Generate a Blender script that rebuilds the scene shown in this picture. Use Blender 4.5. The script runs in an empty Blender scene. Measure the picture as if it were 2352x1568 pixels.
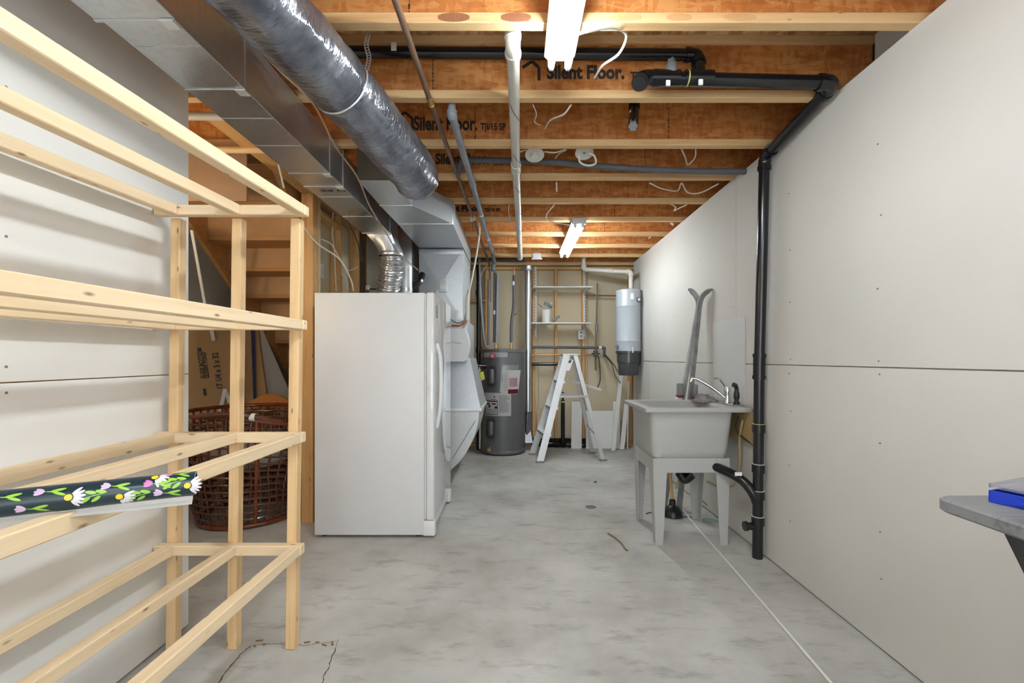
import bpy, bmesh, math, random
from mathutils import Vector, Matrix
from mathutils import noise as mnoise
random.seed(7)
PI = math.pi
R = math.radians
scene = bpy.context.scene
col = scene.collection

# ------------------------------------------------------------------ camera, world, exposure
F = 1045.0
CAMZ = 1.20
cd = bpy.data.cameras.new('camera')
cam = bpy.data.objects.new('camera', cd)
col.objects.link(cam)
cam.location = (0, 0, CAMZ)
cam.rotation_euler = (R(90), 0, 0)
cd.sensor_width = 36
cd.lens = 36 * F / 2352
cd.shift_x = -9 / 2352
cd.shift_y = 38 / 2352
cd.clip_start = 0.02
scene.camera = cam
w = bpy.data.worlds.new('world')
scene.world = w
w.use_nodes = True
w.node_tree.nodes['Background'].inputs[0].default_value = (0.88, 0.95, 1, 1)
w.node_tree.nodes['Background'].inputs[1].default_value = 4.2
# added fill: sky light through an invented, unseen doorway behind the camera (portal = sampling aid at the opening)
pl_ = bpy.data.lights.new('fill_portal', 'AREA')
pl_.shape = 'RECTANGLE'
pl_.size, pl_.size_y = 2.6, 2.0
pl_.cycles.is_portal = True
po_ = bpy.data.objects.new('fill_portal', pl_)
col.objects.link(po_)
po_.location = (0.05, -2.84, 1.15)
po_.rotation_euler = (R(90), 0, 0)
scene.view_settings.view_transform = 'Standard'
scene.view_settings.look = 'None'
scene.view_settings.gamma = 1
scene.view_settings.use_curve_mapping = False
scene.view_settings.exposure = 0.30
TUBE = 75.0          # radiance of the fluorescent tubes

JZ = 2.444           # underside of the joists


def at(x, y, Y):
    """world point at depth Y seen at picture position x, y"""
    return Vector(((x - 1185) * Y / F, Y, CAMZ + (822 - y) * Y / F))


# ------------------------------------------------------------------ materials
def nt(name):
    m = bpy.data.materials.new(name)
    m.use_nodes = True
    n = m.node_tree.nodes
    return m, n, m.node_tree.links, n['Principled BSDF']


def rgb(c):
    return (c[0], c[1], c[2], 1)


def coords(n, l, scale=(1, 1, 1), rand=True):
    tc = n.new('ShaderNodeTexCoord')
    mp = n.new('ShaderNodeMapping')
    mp.inputs['Scale'].default_value = scale
    if rand:
        oi = n.new('ShaderNodeObjectInfo')
        mul = n.new('ShaderNodeMath')
        mul.operation = 'MULTIPLY'
        mul.inputs[1].default_value = 37.0
        l.new(oi.outputs['Random'], mul.inputs[0])
        add = n.new('ShaderNodeVectorMath')
        add.operation = 'ADD'
        l.new(tc.outputs['Object'], add.inputs[0])
        l.new(mul.outputs[0], add.inputs[1])
        l.new(add.outputs[0], mp.inputs['Vector'])
    else:
        l.new(tc.outputs['Object'], mp.inputs['Vector'])
    return mp


def ramp(n, l, src, stops):
    r = n.new('ShaderNodeValToRGB')
    e = r.color_ramp.elements
    while len(e) > 1:
        e.remove(e[-1])
    e[0].position = stops[0][0]
    e[0].color = rgb(stops[0][1])
    for p, c in stops[1:]:
        k = e.new(p)
        k.color = rgb(c)
    l.new(src, r.inputs[0])
    return r


def bump(n, l, src, bs, strength, dist=0.01):
    b = n.new('ShaderNodeBump')
    b.inputs['Strength'].default_value = strength
    b.inputs['Distance'].default_value = dist
    l.new(src, b.inputs['Height'])
    l.new(b.outputs[0], bs.inputs['Normal'])


def noise(n, l, mp, scale, detail=4, rough=0.55):
    t = n.new('ShaderNodeTexNoise')
    t.inputs['Scale'].default_value = scale
    t.inputs['Detail'].default_value = detail
    t.inputs['Roughness'].default_value = rough
    l.new(mp.outputs[0], t.inputs['Vector'])
    return t


def plain(name, c, rough=0.5, metal=0.0, var=0.12, vscale=6, bstr=0.0, bscale=60, coat=0.0, trans=0.0, emit=0.0):
    m, n, l, b = nt(name)
    b.inputs['Roughness'].default_value = rough
    b.inputs['Metallic'].default_value = metal
    b.inputs['Coat Weight'].default_value = coat
    if trans:
        b.inputs['Transmission Weight'].default_value = trans
    if emit:
        b.inputs['Emission Color'].default_value = rgb(c)
        b.inputs['Emission Strength'].default_value = emit
    mp = coords(n, l)
    t = noise(n, l, mp, vscale)
    lo = [max(0, x * (1 - var)) for x in c]
    hi = [min(1, x * (1 + var)) for x in c]
    r = ramp(n, l, t.outputs['Fac'], [(0.3, lo), (0.7, hi)])
    l.new(r.outputs[0], b.inputs['Base Color'])
    if bstr:
        t2 = noise(n, l, mp, bscale, 3)
        bump(n, l, t2.outputs['Fac'], b, bstr, 0.004)
    return m


def wood(name, c1, c2, knot=(0.16, 0.07, 0.025), kd=0.11, rough=0.6):
    """grain runs along the object's own x axis"""
    m, n, l, b = nt(name)
    b.inputs['Roughness'].default_value = rough
    mp = coords(n, l, (0.9, 16, 16))
    t = noise(n, l, mp, 1.6, 6, 0.6)
    r = ramp(n, l, t.outputs['Fac'], [(0.28, c2), (0.5, c1), (0.75, [min(1, x * 1.12) for x in c1])])
    mp2 = coords(n, l, (8.0, 24, 24))
    v = n.new('ShaderNodeTexVoronoi')
    v.inputs['Scale'].default_value = 1.0
    l.new(mp2.outputs[0], v.inputs['Vector'])
    kr = ramp(n, l, v.outputs['Distance'], [(kd * 0.35, (0.85, 0.85, 0.85)), (kd * 1.25, (0, 0, 0))])
    mix = n.new('ShaderNodeMix')
    mix.data_type = 'RGBA'
    l.new(kr.outputs[0], mix.inputs[0])
    l.new(r.outputs[0], mix.inputs[6])
    mix.inputs[7].default_value = rgb(knot)
    l.new(mix.outputs[2], b.inputs['Base Color'])
    bump(n, l, t.outputs['Fac'], b, 0.15, 0.003)
    return m


def osb(name, base, dark, light):
    m, n, l, b = nt(name)
    b.inputs['Roughness'].default_value = 0.65
    outs = []
    for rot, sc in ((0.5, (14, 14, 55)), (-0.7, (50, 16, 16)), (1.3, (14, 36, 44))):
        mp = coords(n, l, sc, rand=True)
        mp.inputs['Rotation'].default_value = (rot, rot * 0.8, rot * 1.3)
        v = n.new('ShaderNodeTexVoronoi')
        v.inputs['Scale'].default_value = 1.0
        l.new(mp.outputs[0], v.inputs['Vector'])
        sp = n.new('ShaderNodeSeparateColor')
        l.new(v.outputs['Color'], sp.inputs[0])
        outs.append(sp.outputs[0])
    a = n.new('ShaderNodeMath')
    a.operation = 'ADD'
    l.new(outs[0], a.inputs[0])
    l.new(outs[1], a.inputs[1])
    a2 = n.new('ShaderNodeMath')
    a2.operation = 'ADD'
    l.new(a.outputs[0], a2.inputs[0])
    l.new(outs[2], a2.inputs[1])
    d = n.new('ShaderNodeMath')
    d.operation = 'DIVIDE'
    d.inputs[1].default_value = 3
    l.new(a2.outputs[0], d.inputs[0])
    mp3 = coords(n, l, (1, 1, 1))
    bl = noise(n, l, mp3, 3.0, 5)
    mx = n.new('ShaderNodeMath')
    mx.operation = 'MULTIPLY_ADD'
    mx.inputs[1].default_value = 0.55
    l.new(bl.outputs['Fac'], mx.inputs[0])
    l.new(d.outputs[0], mx.inputs[2])
    r = ramp(n, l, mx.outputs[0], [(0.42, dark), (0.72, base), (1.0, light)])
    l.new(r.outputs[0], b.inputs['Base Color'])
    bump(n, l, d.outputs[0], b, 0.25, 0.004)
    return m


def concrete(name):
    m, n, l, b = nt(name)
    mp = coords(n, l, (1, 1, 1), rand=False)
    t = noise(n, l, mp, 1.1, 8, 0.62)
    r = ramp(n, l, t.outputs['Fac'], [(0.32, (0.31, 0.30, 0.275)), (0.5, (0.47, 0.465, 0.445)), (0.66, (0.59, 0.585, 0.565))])
    mp2 = coords(n, l, (1.2, 3.4, 1), rand=False)
    mp2.inputs['Rotation'].default_value = (0, 0, 0.6)
    t2 = noise(n, l, mp2, 3.5, 7, 0.7)
    r2 = ramp(n, l, t2.outputs['Fac'], [(0.30, (0.58, 0.56, 0.54)), (0.47, (1, 1, 1))])
    mul = n.new('ShaderNodeMix')
    mul.data_type = 'RGBA'
    mul.blend_type = 'MULTIPLY'
    mul.inputs[0].default_value = 0.85
    l.new(r.outputs[0], mul.inputs[6])
    l.new(r2.outputs[0], mul.inputs[7])
    l.new(mul.outputs[2], b.inputs['Base Color'])
    rr = ramp(n, l, t.outputs['Fac'], [(0.3, (0.55,) * 3), (0.7, (0.38,) * 3)])
    l.new(rr.outputs[0], b.inputs['Roughness'])
    t3 = noise(n, l, mp, 14, 6)
    bump(n, l, t3.outputs['Fac'], b, 0.12, 0.01)
    return m


def metal(name, c, rough=0.35, spangle=60, var=0.05, bs=0.03, met=0.9):
    m, n, l, b = nt(name)
    b.inputs['Metallic'].default_value = met
    mp = coords(n, l, (1, 1, 1))
    v = n.new('ShaderNodeTexVoronoi')
    v.inputs['Scale'].default_value = spangle
    l.new(mp.outputs[0], v.inputs['Vector'])
    sp = n.new('ShaderNodeSeparateColor')
    l.new(v.outputs['Color'], sp.inputs[0])
    r = ramp(n, l, sp.outputs[0], [(0, [x * (1 - var) for x in c]), (1, [min(1, x * (1 + var)) for x in c])])
    l.new(r.outputs[0], b.inputs['Base Color'])
    t = noise(n, l, mp, 2.2, 3)
    rr = ramp(n, l, t.outputs['Fac'], [(0.3, (rough * 0.75,) * 3), (0.7, (min(1, rough * 1.3),) * 3)])
    l.new(rr.outputs[0], b.inputs['Roughness'])
    bump(n, l, t.outputs['Fac'], b, bs, 0.05)
    return m


def sleeve(name):
    m, n, l, b = nt(name)
    b.inputs['Metallic'].default_value = 0.75
    b.inputs['Roughness'].default_value = 0.22
    mp = coords(n, l, (1, 1, 1))
    t = noise(n, l, mp, 9, 5)
    r = ramp(n, l, t.outputs['Fac'], [(0.3, (0.10, 0.11, 0.14)), (0.7, (0.30, 0.32, 0.37))])
    l.new(r.outputs[0], b.inputs['Base Color'])
    mp2 = coords(n, l, (10, 42, 10))
    mp2.inputs['Rotation'].default_value = (0.25, 0, 0.35)
    t2 = noise(n, l, mp2, 1.0, 4, 0.55)
    bump(n, l, t2.outputs['Fac'], b, 0.55, 0.02)
    return m


M = {}
M['pine'] = wood('pine_lumber', (0.81, 0.63, 0.41), (0.73, 0.53, 0.31))
M['pine_worn'] = wood('pine_post', (0.74, 0.51, 0.27), (0.58, 0.36, 0.16))
M['flange'] = wood('joist_flange_wood', (0.66, 0.44, 0.22), (0.54, 0.31, 0.125), kd=0.07)
M['stud'] = wood('stud_wood', (0.62, 0.36, 0.14), (0.46, 0.24, 0.08), kd=0.12)
M['stairwood'] = wood('stair_wood', (0.52, 0.27, 0.10), (0.40, 0.19, 0.065), kd=0.08)
M['stairboard'] = plain('stair_board', (0.55, 0.33, 0.16), 0.7, var=0.15, vscale=3)
M['osb'] = osb('osb_web', (0.47, 0.165, 0.038), (0.37, 0.12, 0.025), (0.57, 0.26, 0.08))
M['osb2'] = osb('osb_subfloor', (0.50, 0.27, 0.10), (0.28, 0.13, 0.04), (0.66, 0.42, 0.2))
M['concrete'] = concrete('concrete_slab')
M['drywall'] = plain('drywall_lit_white', (0.85, 0.83, 0.80), 0.85, var=0.03, vscale=1.3, bstr=0.05, bscale=120)  # drywall lightened to put the left wall's brighter light into its colour
M['drywall_r'] = plain('drywall_dimmed', (0.565, 0.545, 0.51), 0.85, var=0.035, vscale=1.3, bstr=0.05, bscale=120)  # same drywall darkened, painting in the weaker light on the right wall
M['kraft'] = plain('drywall_back_paper', (0.60, 0.525, 0.375), 0.85, var=0.06, vscale=1.6)
M['galv'] = metal('galvanised_sheet', (0.58, 0.595, 0.61), 0.34)
M['galv_white'] = plain('galvanised_pale', (0.66, 0.68, 0.68), 0.42, metal=0.35, var=0.06)
M['galv_blue'] = plain('galvanised_bluish', (0.50, 0.53, 0.56), 0.40, metal=0.55, var=0.08, vscale=70)
M['foil'] = metal('foil_flex', (0.72, 0.73, 0.74), 0.22, spangle=45, var=0.15, bs=0.15)
M['flue'] = metal('flue_steel', (0.72, 0.75, 0.78), 0.2, spangle=90, var=0.04, bs=0.01)
M['sleeve'] = sleeve('insulated_sleeve')
M['darkcap'] = plain('duct_dark_end', (0.055, 0.042, 0.03), 0.8)
M['seam'] = plain('seam_dark', (0.05, 0.05, 0.05), 0.7)
M['abs'] = plain('black_plastic_pipe', (0.007, 0.007, 0.009), 0.2, var=0.3)
M['foam'] = plain('grey_foam_sleeve', (0.10, 0.105, 0.12), 0.7)
M['foam_light'] = plain('light_grey_foam', (0.24, 0.26, 0.29), 0.6)
M['pvc'] = plain('white_pvc', (0.58, 0.56, 0.51), 0.4, var=0.05)
M['iron'] = plain('brown_iron_pipe', (0.20, 0.12, 0.08), 0.5, metal=0.3)
M['copper'] = plain('copper', (0.55, 0.25, 0.12), 0.35, metal=0.9)
M['brass'] = plain('brass', (0.7, 0.48, 0.18), 0.3, metal=0.9)
M['cable'] = plain('white_cable', (0.72, 0.68, 0.6), 0.5, var=0.04)
M['cable_dark'] = plain('dark_cable', (0.05, 0.04, 0.035), 0.5)
M['cable_tan'] = plain('tan_cable', (0.42, 0.28, 0.17), 0.55)
M['white'] = plain('white_enamel', (0.76, 0.77, 0.78), 0.30, var=0.015)
M['white_side'] = plain('white_textured_enamel', (0.70, 0.705, 0.715), 0.42, var=0.015, bstr=0.05, bscale=300)
M['white_gloss'] = plain('white_gloss_door', (0.74, 0.75, 0.76), 0.07, var=0.01, coat=0.6)
M['whiteboard'] = plain('white_painted_board', (0.74, 0.74, 0.72), 0.5, var=0.03)
M['greyplastic'] = plain('grey_plastic', (0.20, 0.20, 0.21), 0.45)
M['black'] = plain('black_plastic', (0.012, 0.012, 0.013), 0.4)
M['blackfilm'] = plain('black_polythene', (0.012, 0.012, 0.013), 0.15, bstr=1.0, bscale=18)
M['tub'] = plain('grey_tub_plastic', (0.42, 0.42, 0.41), 0.5, var=0.03, vscale=60)
M['chrome'] = plain('chrome', (0.75, 0.75, 0.76), 0.12, metal=1.0)
M['heater'] = plain('heater_grey_paint', (0.105, 0.105, 0.11), 0.36, var=0.03)
M['heater_light'] = plain('heater_badge_grey', (0.62, 0.64, 0.65), 0.35)
M['paper'] = plain('label_paper', (0.80, 0.80, 0.79), 0.6, var=0.02)
M['pink'] = plain('pink_print', (0.62, 0.40, 0.42), 0.6)
M['red'] = plain('red_badge', (0.20, 0.008, 0.02), 0.4)
M['print'] = plain('dark_print', (0.04, 0.04, 0.045), 0.6)
M['ink'] = plain('joist_ink', (0.03, 0.022, 0.018), 0.8)
M['inkbrown'] = plain('red_brown_ink', (0.22, 0.07, 0.03), 0.8)
M['yellow'] = plain('yellow_tag', (0.75, 0.72, 0.06), 0.5)
M['vac'] = plain('vacuum_grey_paint', (0.40, 0.44, 0.48), 0.28, var=0.012)
M['bucket'] = plain('dark_clear_bucket', (0.06, 0.06, 0.065), 0.15)
M['alu'] = plain('aluminium', (0.62, 0.63, 0.64), 0.38, metal=0.55, var=0.05)
M['steel'] = plain('steel_strap', (0.55, 0.56, 0.57), 0.35, metal=0.8)
M['rubber'] = plain('black_rubber', (0.01, 0.01, 0.01), 0.35)
M['stick'] = wood('broom_wood', (0.62, 0.36, 0.14), (0.50, 0.27, 0.10), kd=0.02)
M['rattan'] = plain('dark_rattan', (0.085, 0.026, 0.012), 0.28, var=0.5, vscale=14, coat=0.3)
M['rattan_red'] = plain('red_brown_rattan', (0.17, 0.035, 0.010), 0.25, var=0.35, vscale=14, coat=0.4)
M['cushion'] = plain('white_cushion', (0.52, 0.47, 0.43), 0.8, var=0.1)
M['chairwood'] = wood('honey_pine', (0.50, 0.20, 0.045), (0.38, 0.13, 0.025), kd=0.05, rough=0.35)
M['card'] = plain('cardboard', (0.43, 0.27, 0.13), 0.8, var=0.07, vscale=3)
M['card2'] = plain('cardboard_dark', (0.36, 0.22, 0.11), 0.8, var=0.08, vscale=3)
M['navy'] = plain('navy_wrap', (0.006, 0.024, 0.036), 0.3, var=0.05)
M['petal'] = plain('petal_white', (0.72, 0.70, 0.74), 0.45, var=0.03)
M['tulip'] = plain('petal_pink', (0.62, 0.20, 0.50), 0.45, var=0.03)
M['lilac'] = plain('petal_lilac', (0.62, 0.46, 0.66), 0.45, var=0.03)
M['leaf'] = plain('leaf_green', (0.28, 0.55, 0.06), 0.45, var=0.03)
M['yolk'] = plain('flower_yellow', (0.80, 0.60, 0.02), 0.45, var=0.03)
M['tabletop'] = wood('grey_wood_laminate', (0.19, 0.19, 0.20), (0.035, 0.035, 0.04), kd=0.01, rough=0.5)
M['bluebox'] = plain('blue_plastic', (0.008, 0.035, 0.42), 0.3, var=0.05)
M['clear'] = plain('clear_lid', (0.80, 0.80, 0.88), 0.08, var=0.01, trans=0.9)
M['towel'] = plain('striped_cloth', (0.42, 0.38, 0.38), 0.9, var=0.35, vscale=30)
M['steelgrate'] = plain('drain_metal', (0.50, 0.48, 0.46), 0.5, metal=0.2)
M['twig'] = plain('twig', (0.20, 0.11, 0.04), 0.8)
M['dirt'] = plain('crack_dirt', (0.14, 0.09, 0.05), 0.9, var=0.4, vscale=30)
M['green'] = plain('green_stain', (0.25, 0.33, 0.26), 0.8)
M['blueedge'] = plain('dark_blue_edge', (0.01, 0.015, 0.06), 0.5)
M['hose'] = plain('tan_hose', (0.40, 0.28, 0.13), 0.5)
M['backer'] = plain('tan_backer', (0.36, 0.26, 0.11), 0.7)
M['skigrey'] = plain('ski_grey', (0.27, 0.27, 0.275), 0.35, metal=0.3, var=0.25, vscale=12)
M['skilight'] = plain('ski_pale', (0.42, 0.43, 0.43), 0.35, metal=0.3, var=0.2, vscale=12)
M['glue'] = plain('yellow_glue', (0.45, 0.42, 0.10), 0.5)
M['splash'] = plain('splash_board', (0.58, 0.585, 0.575), 0.5, var=0.01)
M['brownpanel'] = plain('brown_panel', (0.30, 0.19, 0.11), 0.7)
M['inkfaint'] = plain('faint_ink', (0.50, 0.27, 0.11), 0.8)
M['brownboard'] = plain('brown_board', (0.20, 0.12, 0.06), 0.7)
mt, n_, l_, b_ = nt('fluorescent_tube_glass')
b_.inputs['Base Color'].default_value = (0.9, 0.9, 0.9, 1)
b_.inputs['Emission Color'].default_value = (0.88, 0.965, 1.0, 1)
b_.inputs['Emission Strength'].default_value = TUBE
M['tube'] = mt
mt, n_, l_, b_ = nt('fill_bulb_glass')
b_.inputs['Emission Color'].default_value = (1.0, 0.80, 0.55, 1)
b_.inputs['Emission Strength'].default_value = 260
M['bulbglass'] = mt


# ------------------------------------------------------------------ helpers
def off(o):
    v = Vector((0, 0, 0))
    while o is not None:
        v += o.location
        o = o.parent
    return v


def finish(name, bm, m, parent=None, label=None, smooth=35, loc=None):
    """link a bmesh given in world coordinates as one object"""
    me = bpy.data.meshes.new(name)
    o0 = off(parent) if parent else Vector((0, 0, 0))
    base = Vector(loc) if loc is not None else o0
    if base.length:
        bmesh.ops.translate(bm, verts=bm.verts, vec=-base)
    bmesh.ops.recalc_face_normals(bm, faces=bm.faces)
    bm.to_mesh(me)
    bm.free()
    for mm in (m if isinstance(m, (list, tuple)) else [m]):
        me.materials.append(M[mm])
    for p in me.polygons:
        p.use_smooth = True
    me.set_sharp_from_angle(angle=R(smooth))
    o = bpy.data.objects.new(name, me)
    col.objects.link(o)
    o.parent = parent
    o.location = base - o0
    if label:
        o['label'] = label
    return o


def thing(name, label, cat, loc=(0, 0, 0), group=None):
    o = bpy.data.objects.new(name, None)
    o.empty_display_size = 0.1
    col.objects.link(o)
    o.location = loc
    o['label'] = label
    o['category'] = cat
    if group:
        o['group'] = group
    return o


def tag(o, label, cat, group=None):
    o['label'] = label
    o['category'] = cat
    if group:
        o['group'] = group
    return o


def struct(o):
    o['kind'] = 'structure'
    return o


def root_struct(name, loc=(0, 0, 0)):
    o = bpy.data.objects.new(name, None)
    col.objects.link(o)
    o.location = loc
    o['kind'] = 'structure'
    return o


def box(bm, x0, x1, y0, y1, z0, z1, bev=0.0, seg=2, mi=0):
    r = bmesh.ops.create_cube(bm, size=1)
    vs = r['verts']
    for v in vs:
        v.co = Vector(((x0 + x1) / 2 + v.co.x * (x1 - x0), (y0 + y1) / 2 + v.co.y * (y1 - y0), (z0 + z1) / 2 + v.co.z * (z1 - z0)))
    fs = list({f for v in vs for f in v.link_faces})
    for f in fs:
        f.material_index = mi
    if bev > 0:
        es = list({e for v in vs for e in v.link_edges})
        bmesh.ops.bevel(bm, geom=es, offset=bev, segments=seg, affect='EDGES', profile=0.5)
    return vs


def BM():
    return bmesh.new()


def bx(name, x0, x1, y0, y1, z0, z1, m, parent=None, bev=0.0, label=None, seg=2):
    bm = BM()
    box(bm, min(x0, x1), max(x0, x1), min(y0, y1), max(y0, y1), min(z0, z1), max(z0, z1), bev, seg)
    return finish(name, bm, m, parent, label)


def beam(name, p0, p1, wd, ht, m, parent=None, up=(0, 0, 1), bev=0.002, label=None):
    """a board from p0 to p1: its own x axis runs along it (wood grain follows)"""
    p0 = Vector(p0)
    p1 = Vector(p1)
    d = (p1 - p0)
    L = d.length
    x = d.normalized()
    u = Vector(up)
    y = u.cross(x)
    if y.length < 1e-4:
        y = Vector((0, 1, 0)).cross(x)
    y.normalize()
    z = x.cross(y)
    bm = BM()
    box(bm, -L / 2, L / 2, -wd / 2, wd / 2, -ht / 2, ht / 2, bev, 1)
    me = bpy.data.meshes.new(name)
    bmesh.ops.recalc_face_normals(bm, faces=bm.faces)
    bm.to_mesh(me)
    bm.free()
    me.materials.append(M[m])
    o = bpy.data.objects.new(name, me)
    col.objects.link(o)
    o.parent = parent
    c = (p0 + p1) / 2
    mat = Matrix((x, y, z)).transposed().to_4x4()
    o0 = off(parent) if parent else Vector((0, 0, 0))
    mat.translation = c - o0
    o.matrix_basis = mat
    if label:
        o['label'] = label
    return o


def tube(bm, pts, r, n=12, cap=True, rf=None, mi=0):
    pts = [Vector(p) for p in pts]
    N = len(pts)
    t0 = (pts[1] - pts[0]).normalized()
    a = Vector((0, 0, 1)) if abs(t0.z) < 0.9 else Vector((1, 0, 0))
    nrm = t0.cross(a).normalized()
    rings = []
    prev = t0
    for i, p in enumerate(pts):
        if i == 0:
            t = t0
        elif i == N - 1:
            t = (pts[-1] - pts[-2]).normalized()
        else:
            t = ((pts[i + 1] - p).normalized() + (p - pts[i - 1]).normalized())
            t = t.normalized() if t.length > 1e-6 else prev
        nrm = (nrm - t * nrm.dot(t)).normalized()
        b = t.cross(nrm)
        ring = []
        for k in range(n):
            ang = 2 * PI * k / n
            rr = rf(i, ang) if rf else (r[i] if isinstance(r, (list, tuple)) else r)
            ring.append(bm.verts.new(p + (nrm * math.cos(ang) + b * math.sin(ang)) * rr))
        rings.append(ring)
        prev = t
    for i in range(N - 1):
        for k in range(n):
            f = bm.faces.new((rings[i][k], rings[i][(k + 1) % n], rings[i + 1][(k + 1) % n], rings[i + 1][k]))
            f.material_index = mi
    if cap:
        for rg in (rings[0], rings[-1]):
            f = bm.faces.new(rg)
            f.material_index = mi


def cyl(bm, c, r, h, axis='z', n=24, r2=None, mi=0):
    """cylinder from c along +axis with length h"""
    a = {'x': Vector((1, 0, 0)), 'y': Vector((0, 1, 0)), 'z': Vector((0, 0, 1))}[axis] if isinstance(axis, str) else Vector(axis).normalized()
    c = Vector(c)
    tube(bm, [c, c + a * h], [r, r if r2 is None else r2], n, mi=mi)


def lathe(bm, prof, c, n=40, axis='z', mi=0):
    """prof: list of (radius, height)"""
    c = Vector(c)
    rings = []
    for r, h in prof:
        if axis == 'z':
            fn = lambda a: Vector((r * math.cos(a), r * math.sin(a), h))
        elif axis == 'y':
            fn = lambda a: Vector((r * math.cos(a), h, r * math.sin(a)))
        else:
            fn = lambda a: Vector((h, r * math.cos(a), r * math.sin(a)))
        if r < 1e-6:
            rings.append([bm.verts.new(c + fn(0))])
        else:
            rings.append([bm.verts.new(c + fn(2 * PI * k / n)) for k in range(n)])
    for a, b in zip(rings, rings[1:]):
        for k in range(n):
            if len(a) == 1 and len(b) == 1:
                continue
            if len(a) == 1:
                f = bm.faces.new((a[0], b[(k + 1) % n], b[k]))
            elif len(b) == 1:
                f = bm.faces.new((a[k], a[(k + 1) % n], b[0]))
            else:
                f = bm.faces.new((a[k], a[(k + 1) % n], b[(k + 1) % n], b[k]))
            f.material_index = mi


def prism(bm, poly, z0, z1, axis='z', mi=0):
    """extrude a polygon; axis z: poly in (x,y); axis y: poly in (x,z); axis x: poly in (y,z)"""
    def V(p, h):
        if axis == 'z':
            return Vector((p[0], p[1], h))
        if axis == 'y':
            return Vector((p[0], h, p[1]))
        return Vector((h, p[0], p[1]))
    a = [bm.verts.new(V(p, z0)) for p in poly]
    b = [bm.verts.new(V(p, z1)) for p in poly]
    k = len(poly)
    fs = [bm.faces.new(a), bm.faces.new(b[::-1])]
    for i in range(k):
        fs.append(bm.faces.new((a[i], b[i], b[(i + 1) % k], a[(i + 1) % k])))
    for f in fs:
        f.material_index = mi


def hull8(bm, pts, mi=0):
    """box from 8 corners: bottom 4 in order, top 4 in order"""
    v = [bm.verts.new(Vector(p)) for p in pts]
    for q in ((0, 1, 2, 3), (4, 5, 6, 7), (0, 1, 5, 4), (1, 2, 6, 5), (2, 3, 7, 6), (3, 0, 4, 7)):
        f = bm.faces.new([v[i] for i in q])
        f.material_index = mi


def smooth_path(pts, k=6):
    P = [Vector(p) for p in pts]
    if len(P) < 3:
        return P
    Q = [P[0] * 2 - P[1]] + P + [P[-1] * 2 - P[-2]]
    out = []
    for i in range(1, len(Q) - 2):
        p0, p1, p2, p3 = Q[i - 1:i + 3]
        for j in range(k):
            t = j / k
            out.append(0.5 * ((2 * p1) + (p2 - p0) * t + (2 * p0 - 5 * p1 + 4 * p2 - p3) * t * t + (3 * p1 - p0 - 3 * p2 + p3) * t ** 3))
    out.append(P[-1])
    return out


def pipe_run(root, pts, r, m, d=0.09, fit=1.18, elbow='elbow', elbow_m=None, pipe='pipe', n=20):
    P = [Vector(p) for p in pts]
    st = P[0]
    for i in range(1, len(P)):
        last = i == len(P) - 1
        u = (P[i] - P[i - 1]).normalized()
        if last:
            bm = BM()
            tube(bm, [st, P[i]], r, n)
            finish(pipe, bm, m, root)
            break
        v = (P[i + 1] - P[i]).normalized()
        a = P[i] - u * d
        b = P[i] + v * d
        bm = BM()
        tube(bm, [st, a + u * 0.01], r, n)
        finish(pipe, bm, m, root)
        arc = [a]
        for j in range(0, 11):
            t = j / 10
            q = P[i] - u * d * 0.62
            q2 = P[i] + v * d * 0.62
            arc.append(q * (1 - t) ** 2 + P[i] * 2 * t * (1 - t) + q2 * t * t)
        arc.append(b)
        bm = BM()
        tube(bm, arc, [r * fit] + [r * fit * 0.97] * (len(arc) - 2) + [r * fit], n)
        # hub rings at both mouths
        tube(bm, [a - u * 0.001, a + u * r * 0.7], r * fit * 1.07, n)
        tube(bm, [b - v * r * 0.7, b + v * 0.001], r * fit * 1.07, n)
        finish(elbow, bm, elbow_m or m, root)
        st = b - v * 0.01


def cable(pts, r, m, label, cat='cable', name='cable', parent=None, k=6, group=None):
    bm = BM()
    tube(bm, smooth_path(pts, k), r, 8)
    o = finish(name, bm, m, parent, loc=None if parent else pts[0])
    if not parent:
        tag(o, label, cat, group)
    return o


def text(s, size, m, parent, loc, rot, bold=0.0, name='lettering', depth=0.0008, sx=1.0, align='LEFT', fit=None):
    cu = bpy.data.curves.new(name, 'FONT')
    cu.body = s
    cu.size = size
    cu.offset = bold
    cu.extrude = depth
    cu.align_x = align
    cu.resolution_u = 3
    o = bpy.data.objects.new(name, cu)
    col.objects.link(o)
    dg = bpy.context.evaluated_depsgraph_get()
    me = bpy.data.meshes.new_from_object(o.evaluated_get(dg))
    bpy.data.objects.remove(o)
    if fit:
        xs_ = [v.co.x for v in me.vertices]
        sx = fit / (max(xs_) - min(xs_))
    for v in me.vertices:
        v.co.x *= sx
    me.materials.clear()
    me.materials.append(M[m])
    o = bpy.data.objects.new(name, me)
    col.objects.link(o)
    o.parent = parent
    o.location = Vector(loc) - (off(parent) if parent else Vector((0, 0, 0)))
    o.rotation_euler = rot
    return o


FACE = (R(90), 0, 0)     # lettering that faces the camera

# ================================================================== THE SETTING
# floor
bm = BM()
box(bm, -3.3, 2.0, -2.8, 6.4, -0.12, 0.0)
floor = struct(finish('floor', bm, 'concrete'))


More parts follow.
